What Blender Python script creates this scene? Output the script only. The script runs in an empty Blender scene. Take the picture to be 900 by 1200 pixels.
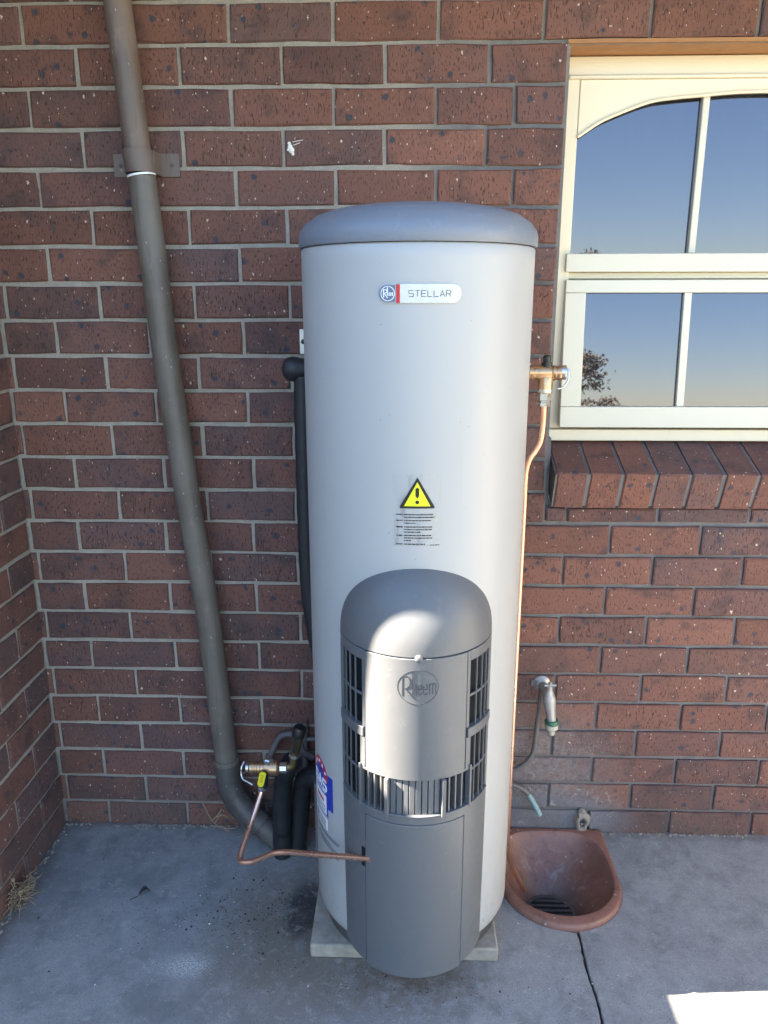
import bpy, bmesh, math, random
from mathutils import Vector, Matrix, noise
random.seed(7)
SC = bpy.context.scene
COL = SC.collection
PI = math.pi
R_ = math.radians

# ------------------------------------------------------------------ camera
cam = bpy.data.cameras.new('camera')
cam.sensor_fit = 'VERTICAL'; cam.sensor_height = 36.0; cam.lens = 27.0
cam.clip_start = 0.02; cam.clip_end = 2000
co = bpy.data.objects.new('camera', cam); COL.objects.link(co); SC.camera = co
right = Vector((0.99954073, 0.03026747, -0.00148801))
down = Vector((0.00659332, -0.26513682, -0.96418826))
fwd = Vector((-0.02957806, 0.96373562, -0.26521461))
M = Matrix((right, -down, -fwd)).transposed().to_4x4()
M.translation = Vector((0.4161436, -1.97797799, 1.53207218))
co.matrix_world = M

# ------------------------------------------------------------------ sky, sun, exposure
SUN_TO = Vector((-1.19, -0.11, 1.0)).normalized()
ELEV = math.asin(SUN_TO.z); AZ = math.atan2(SUN_TO.x, SUN_TO.y)
w = bpy.data.worlds.new('World'); SC.world = w; w.use_nodes = True
wn = w.node_tree.nodes; wl = w.node_tree.links
sky = wn.new('ShaderNodeTexSky'); sky.sky_type = 'NISHITA'; sky.sun_disc = False
sky.sun_elevation = ELEV; sky.sun_rotation = AZ % (2 * PI)
sky.air_density = 1.0; sky.dust_density = 0.05; sky.ozone_density = 1.8
wl.new(sky.outputs[0], wn['Background'].inputs[0]); wn['Background'].inputs[1].default_value = 0.052
sd = bpy.data.lights.new('sun', 'SUN'); sd.energy = 5.0; sd.angle = R_(0.32); sd.color = (1.0, 0.88, 0.72)
so = bpy.data.objects.new('sun', sd); COL.objects.link(so)
so.rotation_euler = SUN_TO.to_track_quat('Z', 'Y').to_euler(); so.location = (-6, -3, 8)
SC.view_settings.view_transform = 'Standard'; SC.view_settings.look = 'None'
SC.view_settings.exposure = 3.84; SC.view_settings.gamma = 1.0
SC.render.engine = 'CYCLES'
SC.cycles.max_bounces = 10; SC.cycles.diffuse_bounces = 6; SC.cycles.glossy_bounces = 5

# ------------------------------------------------------------------ material helpers
class NT:
    def __init__(s, name):
        s.m = bpy.data.materials.new(name); s.m.use_nodes = True
        s.n = s.m.node_tree.nodes; s.l = s.m.node_tree.links
        s.b = s.n['Principled BSDF']
    def node(s, t, **kw):
        n = s.n.new(t)
        for k, v in kw.items(): setattr(n, k, v)
        return n
    def put(s, sock, v):
        if hasattr(v, 'is_linked'): s.l.new(v, sock)
        elif isinstance(v, (tuple, list)) and len(v) == 3 and len(sock.default_value) == 4: sock.default_value = (*v, 1)
        else: sock.default_value = v
    def math(s, op, a, b=0.5, c=None, clamp=False):
        n = s.node('ShaderNodeMath', operation=op, use_clamp=clamp)
        s.put(n.inputs[0], a); s.put(n.inputs[1], b)
        if c is not None: s.put(n.inputs[2], c)
        return n.outputs[0]
    def vec(s, op, a, b=(0, 0, 0)):
        n = s.node('ShaderNodeVectorMath', operation=op)
        s.put(n.inputs[0], a); s.put(n.inputs[1], b)
        return n.outputs['Value'] if op in ('LENGTH', 'DOT_PRODUCT', 'DISTANCE') else n.outputs[0]
    def mix(s, f, a, b, mode='MIX'):
        n = s.node('ShaderNodeMix', data_type='RGBA', blend_type=mode)
        s.put(n.inputs[0], f); s.put(n.inputs[6], a); s.put(n.inputs[7], b)
        return n.outputs[2]
    def noise(s, v, scale, detail=4, rough=0.55, dist=0.0):
        n = s.node('ShaderNodeTexNoise'); s.l.new(v, n.inputs['Vector'])
        n.inputs['Scale'].default_value = scale; n.inputs['Detail'].default_value = detail
        n.inputs['Roughness'].default_value = rough; n.inputs['Distortion'].default_value = dist
        return n.outputs[0]
    def voro(s, v, scale):
        n = s.node('ShaderNodeTexVoronoi'); s.l.new(v, n.inputs['Vector']); n.inputs['Scale'].default_value = scale
        return n.outputs['Distance'], n.outputs['Color']
    def ramp(s, f, lo, hi, a=0.0, b=1.0):
        n = s.node('ShaderNodeMapRange', clamp=True, interpolation_type='SMOOTHSTEP')
        s.put(n.inputs[0], f); n.inputs[1].default_value = lo; n.inputs[2].default_value = hi
        n.inputs[3].default_value = a; n.inputs[4].default_value = b
        return n.outputs[0]
    def pos(s): return s.node('ShaderNodeNewGeometry').outputs['Position']
    def obj(s): return s.node('ShaderNodeTexCoord').outputs['Object']
    def info(s): return s.node('ShaderNodeObjectInfo')
    def scale(s, v, k):
        n = s.node('ShaderNodeMapping'); s.l.new(v, n.inputs[0]); n.inputs['Scale'].default_value = k
        return n.outputs[0]
    def sep(s, v):
        n = s.node('ShaderNodeSeparateXYZ'); s.l.new(v, n.inputs[0]); return n.outputs
    def bump(s, h, strength, dist=0.002, prev=None):
        n = s.node('ShaderNodeBump'); s.l.new(h, n.inputs['Height'])
        n.inputs['Strength'].default_value = strength; n.inputs['Distance'].default_value = dist
        if prev is not None: s.l.new(prev, n.inputs['Normal'])
        s.l.new(n.outputs[0], s.b.inputs['Normal']); return n.outputs[0]
    def blob(s, p, c, r, soft=0.5):
        """stain mask: soft ellipsoid at c with radii r"""
        d = s.vec('SUBTRACT', p, c); d = s.vec('DIVIDE', d, r)
        L = s.vec('LENGTH', d)
        return s.ramp(L, 1.0, 1.0 - soft)

def plain(name, col, rough=0.5, metal=0.0, var=0.12, scale=30, bump=0.0, bscale=200, spec=0.5, coat=0.0):
    t = NT(name); p = t.obj()
    n = t.noise(p, scale, 5)
    dark = tuple(c * (1 - var) for c in col); light = tuple(min(1, c * (1 + var)) for c in col)
    t.put(t.b.inputs['Base Color'], t.mix(n, dark, light))
    t.put(t.b.inputs['Roughness'], t.ramp(t.noise(p, scale * 2.3, 4), 0.2, 0.8, max(0.02, rough - 0.07), min(1, rough + 0.07)))
    t.b.inputs['Metallic'].default_value = metal
    t.b.inputs['Specular IOR Level'].default_value = spec
    t.b.inputs['Coat Weight'].default_value = coat
    if bump: t.bump(t.noise(p, bscale, 4), bump, 0.001)
    return t.m

# ---- brick
def brick_material():
    t = NT('brick'); i = t.info(); P = t.pos()
    off = t.math('MULTIPLY', i.outputs['Random'], 37.0)
    cx = t.node('ShaderNodeCombineXYZ'); t.l.new(off, cx.inputs[0]); t.l.new(off, cx.inputs[1]); t.l.new(off, cx.inputs[2])
    p = t.vec('ADD', t.obj(), cx.outputs[0])
    base = i.outputs['Color']
    c = t.mix(t.ramp(t.noise(p, 9, 4, .6), 0.38, 0.68), base, t.mix(0.65, base, (0.235, 0.105, 0.075)))
    c = t.mix(t.ramp(t.noise(p, 16, 4), 0.50, 0.72, 0, 0.7), c, (0.085, 0.055, 0.055))
    fine = t.noise(p, 330, 4, 0.7)
    c = t.mix(t.ramp(fine, 0.25, 0.75, 0.0, 0.5), t.mix(0.32, c, (0.03, 0.02, 0.018)), c)
    # vertical drag pits of the wire cut face
    drag = t.noise(t.scale(p, (1, 1, 0.22)), 420, 2, 0.5)
    pit = t.ramp(drag, 0.58, 0.68)
    c = t.mix(t.math('MULTIPLY', pit, 0.75), c, (0.03, 0.018, 0.016))
    # white grog specks
    warp = t.math('MULTIPLY', t.math('SUBTRACT', t.noise(p, 240, 3), 0.5), 0.45)
    d, cc = t.voro(t.scale(p, (1, 1, .62)), 125); sc = t.sep(cc)
    speck = t.math('MULTIPLY', t.ramp(t.math('ADD', d, warp), t.math('MULTIPLY', sc[1], 0.30) if False else 0.20, 0.10), t.math('GREATER_THAN', sc[0], 0.82))
    dB, cB = t.voro(t.scale(p, (.8, 1, .6)), 52); sB = t.sep(cB)
    speckB = t.math('MULTIPLY', t.ramp(t.math('ADD', dB, warp), 0.13, 0.06), t.math('GREATER_THAN', sB[0], 0.84))
    speck = t.math('MAXIMUM', t.math('MULTIPLY', speck, t.ramp(sc[2], 0, 1, .45, 1)), speckB)
    c = t.mix(t.math('MULTIPLY', speck, 0.85), c, (0.66, 0.54, 0.44))
    # manganese blow-outs
    d2, c2 = t.voro(p, 26); s2 = t.sep(c2)
    wob = t.math('ADD', d2, t.math('MULTIPLY', t.math('SUBTRACT', t.noise(p, 150, 3), 0.5), 0.35))
    spot = t.math('MULTIPLY', t.ramp(wob, 0.26, 0.12), t.math('GREATER_THAN', s2[0], 0.66))
    c = t.mix(t.math('MULTIPLY', spot, 0.9), c, (0.045, 0.05, 0.068))
    # splash and lime stain low on the wall by the tap
    n3 = t.noise(P, 7, 5, 0.6); n4 = t.noise(P, 60, 5, 0.7)
    st = t.math('MULTIPLY', t.blob(P, (0.72, 0, 0.14), (0.40, 1, 0.40), 0.7), t.ramp(n3, 0.15, 0.5))
    st = t.math('MULTIPLY', st, t.ramp(n4, 0.3, 0.62, 0.35, 1.0))
    c = t.mix(t.math('MULTIPLY', st, 0.9), c, (0.21, 0.185, 0.178))
    st2 = t.math('MULTIPLY', t.blob(P, (0.8, 0, 0.04), (0.36, 1, 0.12), 0.5), t.ramp(n4, 0.3, 0.6, 0.6, 1.0))
    c = t.mix(t.math('MULTIPLY', st2, 0.92), c, (0.17, 0.165, 0.18))
    fl, fc = t.voro(P, 190); fs = t.sep(fc)
    flk = t.math('MULTIPLY', t.math('MULTIPLY', t.ramp(t.math('ADD', fl, warp), 0.30, 0.16), t.math('GREATER_THAN', fs[1], 0.72)), t.blob(P, (0.78, 0, 0.2), (0.38, 1, 0.3), 0.8))
    c = t.mix(t.math('MULTIPLY', flk, 0.6), c, (0.45, 0.42, 0.38))
    sme = t.math('MULTIPLY', t.ramp(t.noise(P, 38, 6, .75, 1.0), .56, .68), t.blob(P, (0.82, 0, 0.13), (0.34, 1, 0.22), 0.7))
    c = t.mix(t.math('MULTIPLY', sme, .7), c, (0.42, 0.385, 0.345))
    # soil on the lowest courses
    z = t.sep(P)[2]
    low = t.math('MULTIPLY', t.ramp(z, 0.16, 0.0), t.ramp(n3, 0.3, 0.7))
    c = t.mix(t.math('MULTIPLY', low, 0.5), c, (0.10, 0.085, 0.075))
    t.put(t.b.inputs['Base Color'], c)
    t.b.inputs['Roughness'].default_value = 0.82; t.b.inputs['Specular IOR Level'].default_value = 0.3
    h = t.math('SUBTRACT', t.math('ADD', t.math('MULTIPLY', fine, 0.35), t.math('MULTIPLY', t.noise(p, 45, 4), 0.6)), t.math('ADD', t.math('MULTIPLY', pit, 0.7), t.math('MULTIPLY', spot, 0.5)))
    t.bump(h, 0.75, 0.0022)
    return t.m

def mortar_material():
    t = NT('mortar'); P = t.pos(); x, y, z = t.sep(P)
    n = t.noise(P, 28, 5, 0.65); f = t.noise(P, 400, 3, 0.7)
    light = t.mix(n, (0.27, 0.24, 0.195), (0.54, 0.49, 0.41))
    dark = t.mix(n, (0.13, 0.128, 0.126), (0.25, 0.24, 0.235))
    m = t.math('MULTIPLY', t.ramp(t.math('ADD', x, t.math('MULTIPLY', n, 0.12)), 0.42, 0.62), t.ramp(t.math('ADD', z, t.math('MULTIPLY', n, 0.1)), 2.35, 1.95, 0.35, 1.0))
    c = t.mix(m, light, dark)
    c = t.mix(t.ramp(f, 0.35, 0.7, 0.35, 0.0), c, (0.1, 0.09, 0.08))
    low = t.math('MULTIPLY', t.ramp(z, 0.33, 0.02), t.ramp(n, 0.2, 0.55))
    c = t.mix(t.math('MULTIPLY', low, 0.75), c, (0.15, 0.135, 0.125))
    t.put(t.b.inputs['Base Color'], c); t.b.inputs['Roughness'].default_value = 0.92
    t.b.inputs['Specular IOR Level'].default_value = 0.2
    t.bump(t.math('ADD', f, t.math('MULTIPLY', t.noise(P, 90, 4), 1.2)), 0.8, 0.0025)
    return t.m

def concrete_material():
    t = NT('concrete'); P = t.pos()
    big = t.noise(P, 2.2, 6, 0.62, 0.6); mid = t.noise(P, 11, 6, 0.65, 0.4); fine = t.noise(P, 260, 4, 0.75)
    c = t.mix(t.ramp(big, 0.3, 0.7), (0.25, 0.25, 0.25), (0.37, 0.36, 0.345))
    c = t.mix(t.ramp(mid, 0.4, 0.70, 0, 0.6), c, (0.17, 0.17, 0.17))
    c = t.mix(t.ramp(t.noise(P, 24, 5, 0.7, 0.8), 0.52, 0.72, 0, 0.5), c, (0.43, 0.42, 0.40))
    # dry brown dirt round the heater base
    d1 = t.math('MULTIPLY', t.blob(P, (0.14, -0.42, 0), (0.32, 0.36, 1), 0.8), t.ramp(mid, 0.15, 0.5))
    c = t.mix(t.math('MULTIPLY', d1, 0.92), c, (0.185, 0.145, 0.105))
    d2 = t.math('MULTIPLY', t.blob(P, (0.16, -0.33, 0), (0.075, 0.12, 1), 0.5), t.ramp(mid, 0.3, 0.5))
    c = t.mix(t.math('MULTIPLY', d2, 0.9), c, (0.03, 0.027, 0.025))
    d6 = t.math('MULTIPLY', t.blob(P, (0.40, -0.54, 0), (0.36, 0.14, 1), 0.8), t.ramp(t.noise(P, 30, 5, .7), 0.35, 0.6))
    c = t.mix(t.math('MULTIPLY', d6, 0.85), c, (0.165, 0.13, 0.095))
    mot = t.noise(P, 46, 6, .72, .8)
    c = t.mix(t.ramp(mot, .52, .70, 0, .38), c, (0.50, 0.49, 0.47))
    c = t.mix(t.ramp(mot, .46, .30, 0, .40), c, (0.15, 0.15, 0.15))
    # pale lime bloom
    d3 = t.math('MULTIPLY', t.blob(P, (-0.10, -0.51, 0), (0.085, 0.055, 1), 0.9), t.ramp(fine, 0.42, 0.6))
    c = t.mix(t.math('MULTIPLY', d3, 0.85), c, (0.66, 0.65, 0.62))
    d4 = t.math('MULTIPLY', t.blob(P, (-0.12, -0.62, 0), (0.14, 0.09, 1), 0.7), t.ramp(fine, 0.45, 0.62))
    c = t.mix(t.math('MULTIPLY', d4, 0.55), c, (0.11, 0.10, 0.09))
    # soil line at foot of the walls
    x, y, z = t.sep(P)
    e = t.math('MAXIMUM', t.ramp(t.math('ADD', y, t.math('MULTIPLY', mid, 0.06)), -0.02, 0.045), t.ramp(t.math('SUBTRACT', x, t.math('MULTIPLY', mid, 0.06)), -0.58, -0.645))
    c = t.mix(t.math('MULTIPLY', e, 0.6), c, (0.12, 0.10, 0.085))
    # old mortar scrubs left of the drain
    d5 = t.math('MULTIPLY', t.blob(P, (0.95, -0.45, 0), (0.25, 0.2, 1), 0.8), t.ramp(t.noise(t.scale(P, (1, 3, 1)), 18, 5, 0.75, 1.5), 0.52, 0.66))
    c = t.mix(t.math('MULTIPLY', d5, 0.45), c, (0.38, 0.36, 0.33))
    v, vc = t.voro(P, 170); vs = t.sep(vc)
    sp = t.math('MULTIPLY', t.ramp(v, 0.3, 0.18), t.math('GREATER_THAN', vs[0], 0.9))
    c = t.mix(t.math('MULTIPLY', sp, 0.6), c, (0.06, 0.055, 0.05))
    sp2 = t.math('MULTIPLY', t.ramp(v, 0.26, 0.14), t.math('GREATER_THAN', vs[1], 0.955))
    c = t.mix(t.math('MULTIPLY', sp2, 0.7), c, (0.55, 0.52, 0.47))
    c = t.mix(t.ramp(fine, 0.3, 0.66, 0.42, 0.0), c, (0.08, 0.08, 0.08))
    c = t.mix(t.ramp(t.noise(P, 620, 3, .7), 0.55, 0.72, 0.0, 0.4), c, (0.52, 0.50, 0.47))
    t.put(t.b.inputs['Base Color'], c)
    t.put(t.b.inputs['Roughness'], t.ramp(mid, 0.3, 0.7, 0.62, 0.85)); t.b.inputs['Specular IOR Level'].default_value = 0.35
    t.bump(t.math('ADD', t.math('MULTIPLY', fine, 0.5), t.math('MULTIPLY', t.noise(P, 40, 5, .6), 0.9)), 0.45, 0.002)
    return t.m

def terracotta_material():
    t = NT('terracotta'); P = t.pos(); n = t.noise(P, 14, 5, 0.6); f = t.noise(P, 130, 4)
    c = t.mix(n, (0.175, 0.080, 0.057), (0.30, 0.143, 0.103))
    c = t.mix(t.ramp(f, 0.55, 0.75, 0, .5), c, (0.10, 0.055, 0.045))
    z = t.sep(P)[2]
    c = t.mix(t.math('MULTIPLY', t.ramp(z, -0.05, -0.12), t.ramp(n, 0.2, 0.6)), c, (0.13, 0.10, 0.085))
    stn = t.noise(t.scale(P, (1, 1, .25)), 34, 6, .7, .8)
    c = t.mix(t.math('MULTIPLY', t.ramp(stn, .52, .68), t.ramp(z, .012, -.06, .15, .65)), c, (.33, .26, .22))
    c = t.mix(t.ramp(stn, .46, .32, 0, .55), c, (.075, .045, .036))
    v, vc = t.voro(P, 45); s = t.sep(vc)
    c = t.mix(t.math('MULTIPLY', t.math('MULTIPLY', t.ramp(v, 0.2, 0.1), t.math('GREATER_THAN', s[0], 0.75)), 0.8), c, (0.45, 0.36, 0.3))
    t.put(t.b.inputs['Base Color'], c); t.put(t.b.inputs['Roughness'], t.ramp(n, .3, .7, .38, .6))
    t.bump(f, 0.25, 0.001); return t.m

def paint_material(name, col, rough=0.42, grime=(0.35, 0.3, 0.2)):
    t = NT(name); P = t.pos(); n = t.noise(P, 6, 5); f = t.noise(P, 90, 4, 0.7)
    c = t.mix(n, tuple(a * 0.95 for a in col), col)
    c = t.mix(t.ramp(f, 0.66, 0.8, 0, 0.3), c, grime)
    t.put(t.b.inputs['Base Color'], c); t.b.inputs['Roughness'].default_value = rough
    t.bump(t.noise(t.scale(P, (1, 1, 4)), 60, 3), 0.12, 0.001); return t.m

def casing_material(name, col, rough):
    t = NT(name); P = t.pos(); n = t.noise(P, 3, 4); f = t.noise(t.scale(P, (1, 1, .35)), 24, 5, .6)
    c = t.mix(n, tuple(a * 0.97 for a in col), col)
    z = t.sep(P)[2]
    dust = t.math('MULTIPLY', t.ramp(z, 0.45, 0.08), t.ramp(f, 0.45, 0.75))
    c = t.mix(t.math('MULTIPLY', dust, 0.25), c, (0.3, 0.26, 0.2))
    dr = t.noise(t.scale(P, (1, 1, .035)), 55, 4, .6)
    c = t.mix(t.math('MULTIPLY', t.ramp(dr, .60, .74), t.ramp(t.noise(P, 4, 3), .45, .65, 0, .22)), c, tuple(a * .62 for a in col))
    v, vc = t.voro(P, 60); s = t.sep(vc)
    c = t.mix(t.math('MULTIPLY', t.math('MULTIPLY', t.ramp(v, .12, .05), t.math('GREATER_THAN', s[0], .9)), .5), c, (.16, .13, .1))
    spl = t.math('MULTIPLY', t.ramp(t.noise(P, 130, 4, .7), .54, .66), t.ramp(z, .24, .09))
    c = t.mix(t.math('MULTIPLY', spl, .55), c, (.2, .165, .125))
    t.put(t.b.inputs['Base Color'], c); t.put(t.b.inputs['Roughness'], t.ramp(f, .3, .7, rough - .04, rough + .05))
    t.bump(t.noise(P, 520, 2), 0.05, 0.0006); return t.m

def plastic_material(name, col, rough):
    t = NT(name); P = t.pos(); n = t.noise(P, 5, 5); f = t.noise(P, 34, 6, .7, .6)
    c = t.mix(n, tuple(a * 0.92 for a in col), col)
    c = t.mix(t.ramp(f, 0.55, 0.74, 0, 0.38), c, tuple(min(1, a * 1.5) for a in col))
    c = t.mix(t.ramp(t.noise(t.scale(P, (1, 1, .3)), 70, 5, .7), .60, .74, 0, .35), c, tuple(a * .6 for a in col))
    t.put(t.b.inputs['Base Color'], c); t.put(t.b.inputs['Roughness'], t.ramp(f, .3, .7, rough - .05, rough + .08))
    t.bump(t.noise(P, 700, 2), 0.10, 0.0006); return t.m

def pipe_material(name, a, b):
    t = NT(name); P = t.pos(); n = t.noise(P, 7, 5, .6); st = t.noise(t.scale(P, (1, 1, .06)), 90, 4, .65)
    c = t.mix(t.ramp(n, .3, .7), a, b)
    c = t.mix(t.ramp(st, .52, .75, 0, .5), c, tuple(x * .55 for x in a))
    c = t.mix(t.ramp(t.noise(t.scale(P, (1, 1, .3)), 40, 5, .7), .58, .75, 0, .4), c, tuple(min(1, x * 1.7) for x in b))
    v, vc = t.voro(t.scale(P, (1, 1, .5)), 110); s = t.sep(vc)
    c = t.mix(t.math('MULTIPLY', t.math('MULTIPLY', t.ramp(v, .22, .1), t.math('GREATER_THAN', s[0], .88)), .7), c, (.42, .38, .33))
    t.put(t.b.inputs['Base Color'], c); t.put(t.b.inputs['Roughness'], t.ramp(n, .3, .7, .42, .6))
    t.bump(t.noise(P, 120, 4), .12, .001); return t.m

def copper_material():
    t = NT('copper'); P = t.pos(); n = t.noise(P, 12, 3, .5, .3)
    c = t.mix(t.ramp(n, .3, .7), (0.74, 0.39, 0.27), (0.90, 0.55, 0.41))
    t.put(t.b.inputs['Base Color'], c); t.b.inputs['Metallic'].default_value = 0.9
    t.put(t.b.inputs['Roughness'], t.ramp(n, .3, .7, .36, .22)); return t.m

def glass_material():
    t = NT('window_glass')
    t.b.inputs['Base Color'].default_value = (0.012, 0.014, 0.02, 1); t.b.inputs['Roughness'].default_value = 0.015
    t.b.inputs['IOR'].default_value = 2.0; t.b.inputs['Specular Tint'].default_value = (0.80, 0.82, 1.0, 1)
    P = t.pos(); t.bump(t.noise(P, 2.5, 2), 0.02, 0.01)
    f = t.noise(P, 22, 5, .7)
    t.put(t.b.inputs['Base Color'], t.mix(t.ramp(f, .55, .85, 0, .12), (0.012, 0.014, 0.02), (0.2, 0.2, 0.2)))
    return t.m

def film_material():
    t = NT('clear_film'); n = t.n
    g = t.node('ShaderNodeBsdfGlossy'); g.inputs['Roughness'].default_value = 0.12
    tr = t.node('ShaderNodeBsdfTransparent'); mx = t.node('ShaderNodeMixShader')
    tr.inputs[0].default_value = (1, 1, 1, 1)
    P = t.pos(); nn = t.noise(t.scale(P, (3, 1, .6)), 30, 4)
    t.put(mx.inputs[0], t.ramp(nn, .5, .8, .01, .16)); t.l.new(tr.outputs[0], mx.inputs[1]); t.l.new(g.outputs[0], mx.inputs[2])
    t.l.new(mx.outputs[0], n['Material Output'].inputs[0]); return t.m

MAT = dict(
    brick=brick_material(), mortar=mortar_material(), concrete=concrete_material(), terracotta=terracotta_material(),
    casing=casing_material('grey_enamel', (0.395, 0.393, 0.382), 0.40),
    lid=plastic_material('lid_plastic', (0.185, 0.205, 0.24), 0.42),
    cover=plastic_material('cover_plastic', (0.125, 0.128, 0.133), 0.43),
    emblem_grey=plain('emblem_grey', (0.05, 0.052, 0.056), 0.45, var=.1),
    opening_shade=plain('opening_shade_black', (0.008, 0.009, 0.011), 0.8, spec=.2),  # shade inside openings, put in as a near-black colour
    frame=paint_material('cream_paint', (0.76, 0.69, 0.52)), sash=paint_material('white_paint', (0.62, 0.60, 0.50)),
    glass=glass_material(), film=film_material(),
    pipe_brown=pipe_material('brown_pipe_paint', (0.112, 0.081, 0.064), (0.16, 0.12, 0.098)),
    pipe_grey=pipe_material('weathered_pipe_paint', (0.106, 0.088, 0.071), (0.158, 0.134, 0.109)),
    pipe_dark=pipe_material('dark_pipe_plastic', (0.055, 0.050, 0.048), (0.10, 0.09, 0.083)),
    foam=plain('foam_black', (0.016, 0.017, 0.02), 0.55, var=.3, scale=40, bump=.3, bscale=260),
    rubber=plain('black_plastic', (0.012, 0.012, 0.013), 0.4),
    copper=copper_material(), brass=plain('brass', (0.52, 0.33, 0.19), 0.32, .9, .3, 60),
    olive=plain('old_brass', (0.19, 0.15, 0.07), 0.4, .8, .3, 50), steel=plain('steel', (0.55, 0.55, 0.54), 0.3, .95, .2, 60),
    galv=plain('galvanised', (0.55, 0.56, 0.56), 0.45, .6, .2, 40),
    greypipe=plain('grey_conduit', (0.14, 0.125, 0.12), 0.5, 0, .3, 40),
    tapmetal=plain('dull_chrome', (0.36, 0.355, 0.335), 0.42, .4, .35, 90, .2),
    verdigris=plain('verdigris', (0.25, 0.36, 0.36), 0.7, .2, .4, 60, .2),
    green=plain('green_plastic', (0.02, 0.12, 0.07), 0.4), beige=plain('beige_plastic', (0.42, 0.40, 0.32), 0.5, 0, .2, 80),
    yellow=plain('yellow_vinyl', (0.75, 0.62, 0.02), 0.4, var=.05), black=plain('black_ink', (0.008, 0.008, 0.008), 0.45, var=.0),
    sign_yellow=plain('sign_yellow', (0.72, 0.74, 0.02), 0.4, var=.03), white=plain('white_ink', (0.82, 0.83, 0.84), 0.35, var=.02),
    grey_ink=plain('grey_ink', (0.10, 0.11, 0.13), 0.4, var=.0), blue=plain('blue_ink', (0.01, 0.035, 0.36), 0.35, var=.05),
    red=plain('red_ink', (0.50, 0.012, 0.02), 0.35, var=.05), badge=plain('badge_silver', (0.47, 0.49, 0.50), 0.25, .2, .04),
    slate=plain('badge_slate', (0.13, 0.17, 0.25), 0.3, .2, .1), paver=plain('paver_concrete', (0.30, 0.265, 0.215), 0.9, 0, .6, 38, .8, 140),
    straw=plain('dry_straw', (0.30, 0.22, 0.14), 0.8, 0, .35, 60), soil=plain('soil', (0.035, 0.028, 0.022), 0.95, 0, .4, 80, .6),
    chip=plain('pale_chip', (0.6, 0.58, 0.53), 0.8), mud=plain('mud_mortar', (0.26, 0.22, 0.175), 0.95, 0, .4, 70, .8, 160),
    rust=plain('rust_paint', (0.33, 0.155, 0.055), 0.6, .0, .25, 20), leaf=plain('dull_leaf', (0.20, 0.155, 0.085), 0.6, 0, .5, 3),
    bark=plain('bark', (0.09, 0.065, 0.045), 0.9, 0, .3, 20), render=plain('wall_render', (0.50, 0.49, 0.48), 0.85, 0, .1, 4),
    fence=plain('fence_cream', (0.42, 0.37, 0.28), 0.5, 0, .06, 5), soffit=plain('soffit_cream', (0.6, 0.55, 0.44), 0.6),
    gutter=plain('gutter_brown', (0.10, 0.07, 0.06), 0.4), tile=plain('roof_tile', (0.16, 0.07, 0.05), 0.8), grass=plain('dry_lawn', (0.10, 0.095, 0.06), 0.95, 0, .4, 2),
    dead=plain('dead_leaf', (0.03, 0.025, 0.02), 0.8), lime=plain('dropping_white', (0.75, 0.72, 0.66), 0.8),
)

# ------------------------------------------------------------------ mesh helpers
def sm(pts, sub=6):
    """Catmull-Rom through the points"""
    P = [Vector(p) for p in pts]; out = []
    for i in range(len(P) - 1):
        a = P[i - 1] if i else P[0] * 2 - P[1]
        b, c = P[i], P[i + 1]
        d = P[i + 2] if i + 2 < len(P) else P[-1] * 2 - P[-2]
        for k in range(sub):
            t = k / sub
            out.append(0.5 * ((2 * b) + (c - a) * t + (2 * a - 5 * b + 4 * c - d) * t * t + (3 * b - a - 3 * c + d) * t ** 3))
    out.append(P[-1]); return out

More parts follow.
